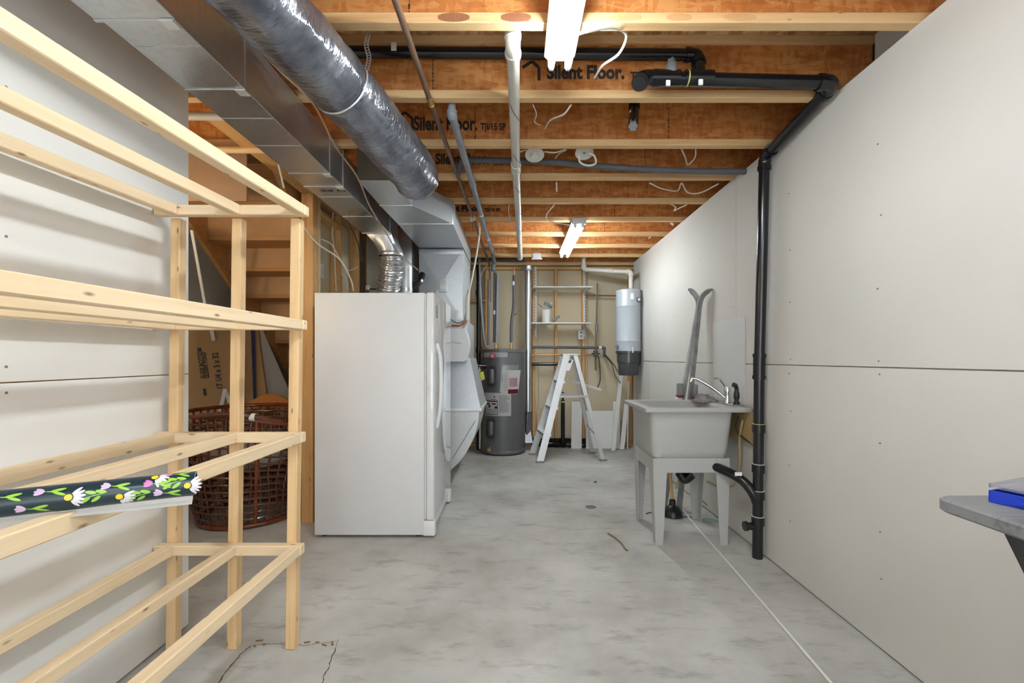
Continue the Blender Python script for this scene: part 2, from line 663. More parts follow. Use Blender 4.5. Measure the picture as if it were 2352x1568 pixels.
def crack(pts, wd, m='dirt'):
    bm = BM()
    fine = []
    for a, b in zip(pts, pts[1:]):
        for j in range(10):
            t = j / 10
            fine.append((a[0] * (1 - t) + b[0] * t + random.uniform(-.004, .004), a[1] * (1 - t) + b[1] * t + random.uniform(-.004, .004)))
    prevs = None
    for x, y in fine:
        ww = wd * random.uniform(0.15, 1.0)
        cur = [bm.verts.new((x - ww, y, 0.0006)), bm.verts.new((x, y - ww * .3, 0.0022)), bm.verts.new((x + ww, y + ww * .3, 0.0006))]
        if prevs:
            for q in (0, 1):
                bm.faces.new((prevs[q], cur[q], cur[q + 1], prevs[q + 1]))
        prevs = cur
    return finish('crack', bm, m, floor)


def fl(x, y):
    Y = CAMZ * F / (y - 822)
    return ((x - 1185) * Y / F, Y)


crack([fl(497, 1575), fl(545, 1510), fl(578, 1481)], 0.004)
crack([fl(578, 1481), fl(640, 1478), fl(700, 1482), fl(778, 1472)], 0.006)
crack([fl(778, 1468), fl(755, 1530), fl(735, 1575)], 0.003)
bm = BM()
for i in range(9):
    x, y = fl(random.uniform(560, 770), random.uniform(1472, 1486))
    tube(bm, [(x, y, 0.002), (x + random.uniform(-.03, .03), y + random.uniform(-.01, .01), 0.003)], 0.003, 6)
o = finish('wood_chips', bm, 'twig', floor)
o['kind'] = 'stuff'

# ceiling: subfloor with I-joists as its pieces
bm = BM()
box(bm, -1.62, 1.9, -2.8, 6.4, JZ + 0.302, JZ + 0.32)
box(bm, -3.3, -1.62, -2.8, 2.70, JZ + 0.302, JZ + 0.32)
ceiling = struct(finish('ceiling', bm, 'osb2'))
joists = {}
for k in range(-9, 10):
    yb = 1.733 + 0.488 * k
    xl = -3.25 if k <= 2 else -1.60
    xr = 1.72
    ym = yb - 0.0225
    bm = BM()
    box(bm, xl, xr, ym - 0.005, ym + 0.005, JZ + 0.037, JZ + 0.265)
    web = finish('joist', bm, 'osb', ceiling)
    joists[k] = web
    beam('flange', (xl, ym, JZ + 0.0195), (xr, ym, JZ + 0.0195), 0.045, 0.039, 'flange', web)
    beam('flange', (xl, ym, JZ + 0.2825), (xr, ym, JZ + 0.2825), 0.045, 0.038, 'flange', web)
    # factory knife lines / staple column on the web
    bm = BM()
    for sx in ([-0.44 + 0.1 * (k % 3), 0.9] if k > 1 else [-0.40]):
        for q in range(22):
            z = JZ + 0.045 + q * 0.0085
            wv = random.uniform(.001, .004)
            box(bm, sx - wv, sx + wv, ym - 0.0062, ym - 0.0045, z, z + random.uniform(.003, .008))
    s = finish('ink_marks', bm, 'ink', web)
    s['kind'] = 'stuff'
    # blocking panel between the joists beyond the right wall
    if k < 9:
        bx('end_panel', xr - 0.004, xr + 0.012, yb + 0.001, yb + 0.442, JZ + 0.0, JZ + 0.302, 'drywall_r' if k in (0, 1) else 'osb', ceiling)

# lettering on the joist webs
def joist_print(k, x0, s1, s2, cap, x2, logo=None, z=None):
    ym = 1.733 + 0.488 * k - 0.0225 - 0.0054
    z = JZ + 0.075 if z is None else z
    text(s1, cap / 0.70, 'ink', joists[k], (x0, ym, z), FACE, bold=0.0038, fit=0.375)
    text(s2, cap * 0.50 / 0.70, 'ink', joists[k], (max(x2, x0 + 0.395), ym, z), FACE, bold=0.002, fit=0.15)
    if logo is not None:
        bm = BM()
        h = cap * 1.35
        a = logo
        pts = [(a, z - 0.01), (a + h * .95, z - 0.01), (a + h * .95, z + h * .62), (a + h * .55, z + h * .98), (a, z + h * .62)]
        tk = 0.0075
        for p, q in zip(pts[1:] , pts[2:] + []):
            d = Vector((q[0] - p[0], q[1] - p[1]))
            nn = Vector((-d.y, d.x)).normalized() * tk
            prism(bm, [(p[0] - nn.x, p[1] - nn.y), (q[0] - nn.x, q[1] - nn.y), (q[0] + nn.x, q[1] + nn.y), (p[0] + nn.x, p[1] + nn.y)], ym - 0.0008, ym + 0.0008, 'y')
        finish('printed_emblem', bm, 'ink', joists[k])


joist_print(2, (950 - 1185) * 2.68 / F, 'Silent Floor.', 'TJI/15 SP', 0.078, (1104 - 1185) * 2.68 / F, (908 - 1185) * 2.68 / F, z=CAMZ + (822 - 298) * 2.68 / F)
joist_print(1, (1256 - 1185) * 2.19 / F, 'Silent Floor.', 'TJI/15 SP', 0.062, (1449 - 1185) * 2.19 / F, (1200 - 1185) * 2.19 / F, z=CAMZ + (822 - 179) * 2.19 / F)
joist_print(3, (1000 - 1185) * 3.17 / F, 'Silent Floor.', 'TJI/15 SP', 0.070, (1118 - 1185) * 3.17 / F, z=CAMZ + (822 - 376) * 3.17 / F)
joist_print(5, (1012 - 1185) * 4.14 / F, 'Silent Floor.', 'TJI/15 SP', 0.050, (1108 - 1185) * 4.14 / F, z=CAMZ + (822 - 484) * 4.14 / F)
# grade stamps on the nearest flange: hatched ovals
ymf = 1.733 - 0.0455
for cx, cz, hw in ((1042, 45, 38), (1185, 45, 36), (1440, 43, 36), (1560, 42, 30), (1700, 42, 40)):
    c = at(cx, cz, ymf)
    bm = BM()
    for q in range(-12, 13):
        hh = 0.017 * math.sqrt(max(0, 1 - (q / 13) ** 2))
        x = c.x + q / 13 * hw * ymf / F
        hh *= 1 if cx < 1300 else 0.8
        wv = 0.0017 if cx < 1300 else 0.0005
        box(bm, x - wv, x + wv, ymf - 0.0006, ymf + 0.0004, JZ + 0.0195 - hh, JZ + 0.0195 + hh)
    s = finish('grade_stamp', bm, 'inkbrown' if cx < 1300 else 'inkfaint', joists[0])
    s['kind'] = 'stuff'



# right wall : sheets of drywall on a core, very slightly out of square with the joists
def xr_(y):
    return 1.497 + (y - 1.58) * 0.0085


wall_right = root_struct('wall_right', (1.6, 2, 0))
bm = BM()
prism(bm, [(xr_(-2.8) + .014, -2.8), (xr_(5.93) + .014, 5.93), (xr_(5.93) + .115, 5.93), (xr_(-2.8) + .115, -2.8)], 0.006, JZ)
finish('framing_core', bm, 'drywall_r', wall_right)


def sheet(y0, y1, z0, z1, dx=0.0, lean=0.0):
    bm = BM()
    g = 0.0012
    hull8(bm, [(xr_(y0) - dx - lean, y0 + g, z0 + g), (xr_(y1) - dx - lean, y1 - g, z0 + g), (xr_(y1) + .0125 - dx, y1 - g, z0 + g), (xr_(y0) + .0125 - dx, y0 + g, z0 + g),
               (xr_(y0) - dx, y0 + g, z1 - g), (xr_(y1) - dx, y1 - g, z1 - g), (xr_(y1) + .0125 - dx, y1 - g, z1 - g), (xr_(y0) + .0125 - dx, y0 + g, z1 - g)])
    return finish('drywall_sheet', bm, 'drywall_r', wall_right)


for y0, y1 in ((-2.8, 0.32), (0.32, 2.76), (2.76, 5.2), (5.2, 5.93)):
    sheet(y0, y1, 0.008, 1.160, dx=0.0 if y0 < 2.7 else 0.002)
for y0, y1 in ((-2.8, -0.6), (-0.6, 3.12), (3.12, 5.93)):
    sheet(y0, y1, 1.163, JZ, dx=0.001 if y0 > 3 else 0.0)
bm = BM()
for y, zs in ((1.876, (0.29, 0.49, 0.85, 1.13, 1.19, 1.48, 1.78, 2.08)), (2.50, (0.3, 0.62, 0.9, 1.12, 1.2, 1.5, 1.8, 2.1, 2.35)), (3.16, (0.3, 0.7, 1.12, 1.25, 1.55, 1.9, 2.2)), (3.75, (0.3, 0.7, 1.12, 1.25, 1.6, 2.0, 2.3)), (1.25, (0.3, 0.6, .9, 1.12, 1.22, 1.5, 1.9)), (4.4, (1.1, 1.22, 1.6, 2.0))):
    for z in zs:
        cyl(bm, (xr_(y) - 0.0032, y + random.uniform(-.01, .01), z + random.uniform(-.01, .01)), 0.0036, 0.004, 'x', 8)
s = finish('screw_heads', bm, 'greyplastic', wall_right)
s['kind'] = 'stuff'

# left wall ends in the open edge at Y = 2.04
wall_left = root_struct('wall_left', (-1.53, 0, 0))
XL = -1.468
bx('framing_core', XL - 0.10, XL - 0.014, -2.8, 2.03, 0.006, JZ, 'stud', wall_left)
for z0, z1 in ((0.008, 1.127), (1.131, JZ)):
    for y0, y1 in ((-2.8, -0.4), (-0.398, 2.04)):
        bx('drywall_sheet', XL - 0.0125, XL, y0, y1, z0, z1, 'drywall', wall_left, bev=0.001)
bm = BM()
for y, zs in ((1.31, (1.10, 1.175, 1.55, 1.98)), (1.95, (1.105, 1.5, 2.19, 2.14, 0.8, 0.4)), (0.9, (0.3, 0.7, 1.1, 1.17, 1.6))):
    for z in zs:
        cyl(bm, (XL - 0.001, y, z), 0.004, 0.0025, 'x', 8)
s = finish('screw_heads', bm, 'greyplastic', wall_left)
s['kind'] = 'stuff'

# back wall: studs, plates, the paper back of the next room's drywall
wall_back = root_struct('wall_back', (0.3, 6.25, 0))
for x0, x1 in ((-1.58, -0.62), (-0.615, 0.305), (0.31, 0.985), (0.99, 1.9)):
    bx('drywall_sheet', x0, x1, 6.27, 6.283, 0.01, 2.74, 'kraft', wall_back)
for x in (-1.02, -0.40, 0.245, 0.545, 0.92, 1.555):
    beam('stud', (x, 6.225, 0.04), (x, 6.225, 2.40), 0.038, 0.088, 'stud', wall_back, up=(0, 1, 0))
for x0, x1 in ((-1.57, 0.1), (0.102, 1.7)):
    beam('top_plate', (x0, 6.225, 2.422), (x1, 6.225, 2.422), 0.089, 0.038, 'stud', wall_back)
beam('bottom_plate', (-1.57, 6.225, 0.02), (1.7, 6.225, 0.02), 0.089, 0.038, 'stud', wall_back)
beam('blocking', (-0.39, 6.225, 1.98), (-1.0, 6.225, 1.98), 0.089, 0.038, 'stud', wall_back)
beam('stud', at(1236, 1022, 6.18) + Vector((0, 0, .04)), at(1236, 938, 6.18), 0.03, 0.03, 'pine_worn', wall_back, up=(0, 1, 0))
# right-hand corner return
wall_side = root_struct('wall_corner', (1.8, 6.2, 0))
bx('drywall_sheet', 1.72, 1.735, 5.9, 6.4, 0.0, 2.74, 'kraft', wall_side)

# stud wall beside the stairs, open toward the camera
wall_stair = root_struct('wall_stair', (-1.52, 4.5, 0))
beam('top_plate', (-1.525, 2.30, JZ - 0.02), (-1.525, 6.17, JZ - 0.02), 0.089, 0.038, 'stud', wall_stair)
beam('bottom_plate', (-1.525, 3.45, 0.02), (-1.525, 6.17, 0.02), 0.089, 0.038, 'stud', wall_stair)
beam('post', (-1.522, 3.36, 0.0), (-1.522, 3.36, 2.404), 0.085, 0.089, 'stud', wall_stair, up=(0, 1, 0), label='knotty corner post with a dark notch')
beam('stud', (-1.525, 3.43, 0.04), (-1.525, 3.43, 2.404), 0.089, 0.038, 'pine_worn', wall_stair, up=(0, 1, 0))
for y in (3.86, 4.30, 4.75, 5.2, 5.65):
    beam('stud', (-1.525, y, 0.04), (-1.525, y, 2.404), 0.089, 0.038, 'stud', wall_stair, up=(0, 1, 0))
for y0, y1 in ((3.42, 4.62), (4.622, 6.2)):
    bx('drywall_sheet', -1.585, -1.572, y0, y1, 0.02, JZ - 0.04, 'kraft', wall_stair)
beam('blocking', (-1.525, 3.45, 2.30), (-1.525, 3.84, 2.30), 0.089, 0.038, 'stud', wall_stair)
bx('joint_tape', -1.571, -1.569, 3.60, 3.625, 0.4, 2.38, 'drywall', wall_stair)

# walls closing the stair side and the space behind the camera
bm = BM()
box(bm, -3.20, -3.14, 2.0, 6.4, 0.0, 3.4)
finish('wall_stair_side', bm, 'drywall')['kind'] = 'structure'
bm = BM()
box(bm, -3.3, -1.6, 1.9, 1.96, 0.0, 2.75)
finish('wall_side_room', bm, 'drywall')['kind'] = 'structure'
bm = BM()
box(bm, -3.14, -1.6, 6.38, 6.42, 0.0, 3.4)
finish('wall_stair_end', bm, 'drywall')['kind'] = 'structure'
bm = BM()
box(bm, -3.2, -1.60, 2.70, 6.42, 3.38, 3.42)
box(bm, -1.60, -1.585, 2.75, 6.42, 2.75, 3.40)
box(bm, -3.2, -1.60, 2.72, 2.735, 2.76, 3.40)
finish('ceiling_stairwell', bm, 'drywall')['kind'] = 'structure'
bm = BM()
box(bm, -1.60, -1.25, -2.86, -2.80, 0.0, 2.75)
box(bm, 1.35, 1.72, -2.86, -2.80, 0.0, 2.75)
box(bm, -1.25, 1.35, -2.86, -2.80, 2.15, 2.75)
box(bm, -1.25, 1.35, -2.86, -2.80, 0.0, 0.15)
finish('wall_front', bm, 'drywall_r')['kind'] = 'structure'  # the opening in this wall is invented to admit fill light

# unseen outer shell, added to keep sky light from leaking in
bm = BM()
box(bm, 1.76, 1.90, -2.86, 6.42, -0.1, 2.76)
finish('wall_lightseal_right', bm, 'concrete')['kind'] = 'structure'
bm = BM()
box(bm, -1.6, 1.9, 6.30, 6.42, -0.1, 2.76)
finish('wall_lightseal_back', bm, 'concrete')['kind'] = 'structure'
bm = BM()
box(bm, -3.36, -3.28, -2.86, 2.0, -0.1, 2.76)
finish('wall_lightseal_left', bm, 'concrete')['kind'] = 'structure'
bm = BM()
box(bm, -3.36, -1.60, -2.86, -2.80, -0.1, 2.76)
finish('wall_lightseal_front', bm, 'concrete')['kind'] = 'structure'
# frame of the invented doorway added for fill light behind the camera
bm = BM()
for a0, a1, c0, c1 in ((-1.25, -1.20, .15, 2.15), (1.30, 1.35, .15, 2.15), (.025, .075, .15, 2.15), (-1.25, 1.35, .15, .20), (-1.25, 1.35, 2.10, 2.15)):
    box(bm, a0, a1, -2.85, -2.81, c0, c1)
finish('fill_doorway_1', bm, 'whiteboard')['kind'] = 'structure'

# ================================================================== STAIRS
st = thing('staircase', 'brown wooden staircase seen from underneath behind the pine rack', 'stairs', (-2.0, 4.4, 0))
sl = 0.778
def zline(y):
    return 2.19 - (y - 3.437) * sl
for x0, x1 in ((-2.475, -2.44), (-1.65, -1.615)):
    bm = BM()
    y0, y1 = 2.76, 6.12
    prism(bm, [(y0, zline(y0)), (y1, max(0.0, zline(y1))), (y1 + .12, 0.02), (y1 + .12, zline(y1) + 0.22), (y0, zline(y0) + 0.32)], x0, x1, 'x')
    finish('stringer', bm, 'stairwood', st)
for i in range(1, 14):
    z = 0.195 * i
    yt = 3.437 + (2.19 + 0.20 - z) / sl      # back edge of tread
    if yt - 0.27 < 2.73:
        break
    beam('tread', (-2.44, yt - 0.02, z), (-1.65, yt - 0.02, z), 0.27, 0.03, 'stairwood', st)
    bx('riser', -2.44, -1.65, yt - 0.148, yt - 0.132, z + 0.016, z + 0.179, 'stairboard', st)
bx('soffit_panel', -2.55, -1.62, 2.735, 2.75, JZ - 0.30, JZ + 0.30, 'brownpanel', st)
# brown board and narrow white strip leaning to the left of the stairs
o = beam('plank', (-2.44, 2.95, 0.01), (-2.32, 3.02, 2.1), 0.22, 0.035, 'stairwood', None, up=(0, 1, 0))
tag(o, 'knotty brown plank standing left of the stairs behind the left wall edge', 'plank')
o = beam('trim_strip', at(478, 740, 3.35), at(440, 528, 3.05), 0.02, 0.008, 'whiteboard', None, up=(0, 1, 0))
o.location += Vector((0, 0, 0))
tag(o, 'thin white strip leaning against the knotty plank under the stairs', 'trim')

# white panel with a dark blue edge behind the cardboard
bm = BM()
hull8(bm, [at(588, 960, 4.25), at(690, 960, 4.65), at(690, 960, 4.65) + Vector((0, .02, 0)), at(588, 960, 4.25) + Vector((0, .02, 0)),
           at(584, 755, 4.25), at(600, 755, 4.31), at(600, 755, 4.31) + Vector((0, .02, 0)), at(584, 755, 4.25) + Vector((0, .02, 0))])
pn = tag(finish('insulation_board', bm, 'whiteboard', None, loc=at(600, 960, 4.3)), 'white panel with dark blue left edge leaning under the stairs', 'panel')
bm = BM()
hull8(bm, [at(584, 965, 4.2), at(590, 965, 4.2), at(590, 965, 4.24), at(584, 965, 4.24), at(576, 750, 4.2), at(586, 750, 4.2), at(586, 750, 4.24), at(576, 750, 4.24)])
finish('edge_tape', bm, 'blueedge', pn, label='dark blue edge tape')
# cardboard cartons
cb = thing('cardboard_sheet', 'flat brown cardboard carton printed 17 1/4 x 3 x 32 standing behind rattan chair', 'cardboard', at(500, 1100, 4.15))
bm = BM()
A, B_ = at(420, 1112, 4.05), at(560, 1112, 4.18)
C_, D_ = at(552, 742, 4.18), at(420, 742, 4.05)
t_ = Vector((0.02, 0.06, 0))
hull8(bm, [A, B_, B_ + t_, A + t_, D_, C_, C_ + t_, D_ + t_])
finish('panel', bm, 'card', cb)
ang = math.atan2((B_ - A).y, (B_ - A).x)
def card_text(s, px, py, size, bold, sx=1.0, tilt=97):
    u = (px - 420) / (560 - 420)
    Yc = 4.05 + 0.13 * u
    p = at(px, py, Yc - 0.004)
    rot = (Matrix.Rotation(ang, 3, 'Z') @ Matrix.Rotation(R(90), 3, 'X') @ Matrix.Rotation(R(tilt), 3, 'Z')).to_euler()
    text(s, size, 'print', cb, p, rot, bold=bold, sx=sx, name='lettering')
card_text('SLIDE BOTTOM', 472, 868, 0.050, 0.001, 0.80)
card_text('GLISSER FOND', 481, 868, 0.050, 0.001, 0.72)
card_text('17 1/4 x 3 x 32', 512, 893, 0.068, 0.0015, 0.80)
card_text('-', 482, 908, 0.16, 0.003, 1.4)
o = beam('cardboard_sheet', at(600, 1000, 4.23), at(566, 742, 4.23), 0.21, 0.03, 'card2', None, up=(0, 1, 0))
tag(o, 'narrow dark brown carton leaning right of the printed cardboard', 'cardboard')
# paper tags
for (a, b, lab) in ((at(505, 945, 4.112), at(517, 893, 4.12), 'white printed paper tag hanging lower left on the cardboard'),
                    (at(528, 925, 4.135), at(516, 893, 4.128), 'white paper tag angled right beside the lower tag on cardboard'),
                    (at(491, 782, 4.105), at(484, 750, 4.10), 'small white paper tag high on the cardboard below the rack rail')):
    o = beam('paper_tag', a, b, 0.035, 0.002, 'paper', None, up=(0, 1, 0), bev=0)
    tag(o, lab, 'tag')

# wooden captain's chair behind the rattan chair
ch = thing('wooden_chair', 'honey pine chair with arched crest rail behind the rattan chair', 'chair', (-2.16, 4.050, 0))
bm = BM()
prof = []
for i in range(13):
    t = i / 12
    x = -2.36 + 0.42 * t
    zt = 0.80 + 0.085 * math.sin(PI * min(1, t * 1.05)) ** 1.0
    prof.append((x, zt))
low = [(x, 0.745 + 0.02 * math.sin(PI * (i / 12))) for i, (x, _) in enumerate(prof)]
prism(bm, prof + low[::-1], 4.000, 4.025, 'y')
finish('crest_rail', bm, 'chairwood', ch)
for i in range(7):
    x = -2.33 + 0.06 * i
    beam('spindle', (x, 4.015, 0.45), (x, 4.015, 0.76), 0.014, 0.014, 'chairwood', ch, up=(0, 1, 0))
bm = BM()
box(bm, -2.37, -1.94, 3.990, 4.390, 0.42, 0.455, 0.01)
finish('seat', bm, 'chairwood', ch)
for x in (-2.34, -1.97):
    for y in (4.020, 4.350):
        beam('leg', (x, y, 0.0), (x, y, 0.425), 0.035, 0.035, 'chairwood', ch, up=(0, 1, 0))
beam('arm_rail', (-2.38, 3.970, 0.735), (-1.92, 3.970, 0.735), 0.06, 0.022, 'chairwood', ch)

# rattan barrel chair: an open lattice of canes
rc = thing('rattan_chair', 'dark woven rattan barrel chair with open lattice standing behind the pine rack', 'chair', (-2.02, 3.5, 0))
CX, CY = -2.04, 3.49
def rat(a, t):
    """a: angle, t: 0 floor .. 1 top"""
    r = 0.335 + 0.10 * math.sin(min(1, t * 1.15) * PI / 2)
    top = 0.80 - 0.10 * max(0, math.cos(a)) ** 2
    return Vector((CX + r * math.cos(a), CY + r * math.sin(a), 0.02 + (top - 0.02) * t))
NA = 42
for k in range(NA):
    a = 2 * PI * k / NA
    bm = BM()
    tube(bm, [rat(a + 0.03 * math.sin(j * 1.3 + k), j / 8) for j in range(9)], 0.0075, 6)
    finish('cane', bm, 'rattan', rc)
for j in range(1, 15):
    t = j / 15
    bm = BM()
    tube(bm, [rat(2 * PI * k / 48, t + 0.004 * math.sin(k * 2.1 + j)) + Vector((0, 0, 0)) for k in range(49)], 0.0085, 6)
    finish('hoop', bm, 'rattan', rc)
for t, r in ((0.0, 0.017), (1.0, 0.015)):
    bm = BM()
    tube(bm, [rat(2 * PI * k / 60, t) for k in range(61)], r, 10)
    finish('rim', bm, 'rattan_red', rc, label='thick red-brown cane rim')
for a in (-0.95, -2.6, 1.0, 2.5):
    bm = BM()
    tube(bm, [rat(a, j / 8) for j in range(9)], 0.014, 8)
    finish('upright', bm, 'rattan_red', rc)
bm = BM()
lathe(bm, [(0.0, 0.40), (0.25, 0.40), (0.30, 0.44), (0.30, 0.50), (0.25, 0.55), (0, 0.56)], (CX, CY, 0), 28)
finish('cushion', bm, 'cushion', rc)
bm = BM()
tube(bm, smooth_path([rat(-1.75, 0.985) + Vector((0, -.01, .02)), rat(-1.2, 1.0) + Vector((0, -.015, .03)), rat(-0.55, 1.0) + Vector((0, 0, .012))]), 0.022, 10)
finish('arm_cane', bm, 'rattan', rc)
for a in (-1.22, -0.98):
    bm = BM()
    c = rat(a, 1.0) + Vector((0, -.012, .025))
    lathe(bm, [(0.026, -0.02), (0.028, 0), (0.026, 0.02)], c, 12, 'x')
    finish('binding', bm, 'paper', rc, label='pale binding wrapped round the arm cane')

# ================================================================== PINE RACK
rk = thing('pine_rack', 'open pine shelving frame of pale 2x2 rails standing against the left wall', 'shelf rack', (-1.16, 1.85, 0))
S = 0.040
levels = [(1.778, 0.024, 0.020), (1.314, 0.004, 0.012), (0.858, 0.0, 0.006), (0.402, 0.0, 0.0)]
def lx(base, z):
    return base + 0.022 * (z / 1.8)
for zb, sl_, dx in levels:
    beam('crossbar', (-1.462, 1.852, zb + S / 2), (-0.868 + dx * .9, 1.852, zb + S / 2), 0.038, S, 'pine', rk, bev=0.003)
    for xr0 in (-1.403, -1.151, -0.892):
        beam('rail', (xr0 + dx, 1.832, zb + S / 2), (xr0 - dx * 0.5, -0.55, zb + S / 2 - sl_ * 2.38), S, S, 'pine', rk, bev=0.003)
    beam('crossbar', (-1.462, -0.57, zb + S / 2 - sl_ * 2.4), (-0.868, -0.57, zb + S / 2 - sl_ * 2.4), 0.038, S, 'pine', rk, bev=0.003)
for xb in (-1.424, -1.172, -0.930):
    beam('post', (xb, 1.892, 0.0), (lx(xb, 1.778), 1.892, 1.776), 0.040, 0.040, 'pine_worn', rk, up=(0, 1, 0), bev=0.003)
    beam('post', (xb, -0.61, 0.0), (xb, -0.61, 1.72), 0.040, 0.040, 'pine_worn', rk, up=(0, 1, 0), bev=0.003)

# ------------------------------------------------------------------ roll of wrapping paper
r0 = 0.0255
PA = at(450, 1103, 1.004)
dirv = Vector((-.269, -.144, 0)).normalized()
L = 0.78
PA.z = 0.858 + S + r0 + 0.001
PB = PA + dirv * L
roll = thing('wrapping_paper_roll', 'roll of navy wrapping paper with daisies and tulips lying across the rack rails', 'paper roll', PA)
bm = BM()
tube(bm, [PA.lerp(PB, i / 12) for i in range(13)], r0, 32, cap=False)
tube(bm, [PA.lerp(PB, i / 12) for i in range(13)], r0 - 0.004, 32, cap=False)
finish('rolled_sheet', bm, 'navy', roll)
bm = BM()
tube(bm, [PA + dirv * -0.0005, PA + dirv * 0.02], r0 - 0.002, 32, cap=False)
finish('inner_sheet', bm, 'paper', roll, label='white inside of the paper')
nrm = Vector((0, 0, 1)).cross(dirv).normalized()
if nrm.y > 0:
    nrm = -nrm       # towards the camera
def surf(u, a, rr=r0 + 0.0004):
    """u metres from the near end; a metres round the surface, 0 = facing the camera, + = up"""
    th = a / r0
    return PA + dirv * u + nrm * (rr * math.cos(th)) + Vector((0, 0, rr * math.sin(th)))
def blob(bm, u, a, lu, la, ang, mi, shape='ell'):
    n = 12
    vs = []
    for k in range(n):
        t = 2 * PI * k / n
        x = math.cos(t) * lu
        y = math.sin(t) * la * (1 if shape == 'ell' else (0.35 + 0.65 * (0.5 - 0.5 * math.cos(t * 1.0 + PI))))
        vs.append(bm.verts.new(surf(u + x * math.cos(ang) - y * math.sin(ang), a + x * math.sin(ang) + y * math.cos(ang))))
    c = bm.verts.new(surf(u, a, r0 + 0.0007))
    for k in range(n):
        f = bm.faces.new((vs[k], vs[(k + 1) % n], c))
        f.material_index = mi
bm = BM()
# material slots: 0 white, 1 pink, 2 lilac, 3 green, 4 yellow
def daisy(u, a, d):
    for q in range(6):
        an = d + (q - 2.5) * 0.34
        blob(bm, u + math.cos(an) * 0.017, a + math.sin(an) * 0.017, 0.0095, 0.0028, an, 0)
    blob(bm, u, a, 0.0062, 0.0062, 0, 4)
def tulip(u, a, d, c):
    for q in (-0.55, 0, 0.55):
        blob(bm, u + math.cos(d + q) * 0.008, a + math.sin(d + q) * 0.006, 0.0078, 0.0035, d + q * 0.8, c)
    blob(bm, u - math.cos(d) * 0.010, a - math.sin(d) * 0.010, 0.010, 0.0010, d, 3)
    blob(bm, u - math.cos(d) * 0.020 , a - math.sin(d) * 0.020 + 0.004, 0.012, 0.0030, d - 0.35, 3)
    blob(bm, u - math.cos(d) * 0.022, a - math.sin(d) * 0.022 - 0.003, 0.011, 0.0026, d + 0.25, 3)
def sprig(u, a, d):
    blob(bm, u, a, 0.022, 0.0008, d, 3)
    for q in range(4):
        s_ = -1 if q % 2 else 1
        blob(bm, u + 0.008 * (q - 1.5) * math.cos(d), a + s_ * 0.007, 0.009, 0.0034, d + s_ * 0.45, 3)
daisy(0.012, 0.002, 0.1 - PI * 0 + PI)
daisy(0.125, -0.006, PI + 0.5)
daisy(0.202, 0.004, PI + 0.1)
daisy(0.345, 0.0, PI)
daisy(0.070, 0.030, 0.4 + PI)
for (u, a, c) in ((0.072, 0.014, 1), (0.040, 0.034, 1), (0.055, -0.008, 2), (0.140, 0.018, 2), (0.238, 0.020, 2), (0.262, -0.010, 2), (0.300, 0.018, 1), (0.43, 0.01, 1), (0.47, -.012, 2), (0.54, .01, 1), (0.63, 0, 2)):
    tulip(u, a, 0.15 if u > 0.2 else 0.2, c)
for (u, a) in ((0.095, -0.008), (0.165, 0.002), (0.318, 0.0), (0.035, 0.012), (0.40, 0.0), (0.51, 0.0), (0.59, 0.01)):
    sprig(u, a, -0.2)
finish('floral_print', bm, ['petal', 'tulip', 'lilac', 'leaf', 'yolk'], roll)['kind'] = 'stuff'
# loose white edge below
bm = BM()
n_s = 20
rows = []
for i in range(n_s + 1):
    u = 0.004 + (L - .01) * i / n_s
    a0 = surf(u, -0.030, r0 + 0.001)
    drop = 0.016 * max(0.15, 1 - u * 1.6)
    rows.append([bm.verts.new(a0), bm.verts.new(a0 + nrm * 0.004 + Vector((0, 0, -drop * .5))), bm.verts.new(a0 + nrm * 0.016 + Vector((0, 0, -drop * .9)))])
for a, b in zip(rows, rows[1:]):
    for q in (0, 1):
        bm.faces.new((a[q], a[q + 1], b[q + 1], b[q]))
r_ = bmesh.ops.solidify(bm, geom=bm.faces[:], thickness=0.0006)
finish('loose_edge', bm, 'paper', roll, label='loose white edge of the paper')

# ================================================================== FREEZER
fz = thing('upright_freezer', 'tall white upright freezer seen from its blank side in mid room', 'freezer', (-0.95, 3.43, 0))
X0, X1, Y0, Y1, ZT = -1.345, -0.612, 3.035, 3.81, 1.636
bm = BM()
box(bm, X0, X1, Y0, Y1, 0.018, ZT, 0.006, 2)
finish('cabinet', bm, 'white_side', fz)
bm = BM()
box(bm, X1 + 0.001, X1 + 0.012, Y0 + 0.012, Y1 - 0.012, 0.12, ZT - 0.01)
finish('gasket', bm, 'heater_light', fz)
bm = BM()
box(bm, X1 + 0.013, X1 + 0.066, Y0 + 0.002, Y1 + 0.002, 0.115, ZT + 0.004, 0.012, 3)
dr = finish('door', bm, 'white_gloss', fz)
bm = BM()
for j in range(2):
    pass
hp = [(X1 + 0.066, Y0 + 0.10, 1.30), (X1 + 0.075, Y0 + 0.10, 1.27), (X1 + 0.092, Y0 + 0.10, 1.20), (X1 + 0.097, Y0 + 0.10, 1.05), (X1 + 0.092, Y0 + 0.10, 0.88), (X1 + 0.075, Y0 + 0.10, 0.76), (X1 + 0.064, Y0 + 0.10, 0.72)]
tube(bm, smooth_path(hp, 5), 0.0135, 12)
finish('handle', bm, 'white', dr)
bx('badge', X1 + 0.0655, X1 + 0.069, Y0 + 0.07, Y0 + 0.13, 1.475, 1.56, 'greyplastic', dr, bev=0.001, label='grey badge plate')
bm = BM()
cyl(bm, (X1 + 0.030, Y0 - 0.003, 1.004), 0.008, 0.008, 'y', 16)
finish('lock', bm, 'chrome', dr, label='round chrome lock')
bm = BM()
box(bm, X1 - 0.01, X1 + 0.050, Y0 + 0.02, Y1 - 0.02, 0.03, 0.105, 0.006)
finish('kick_grille', bm, 'white', fz)
for y in (Y0 - 0.002, Y1 - 0.06):
    bm = BM()
    box(bm, X1 - 0.01, X1 + 0.072, y, y + 0.065, 0.01, 0.112, 0.012, 3)
    finish('foot_cover', bm, 'white', fz)
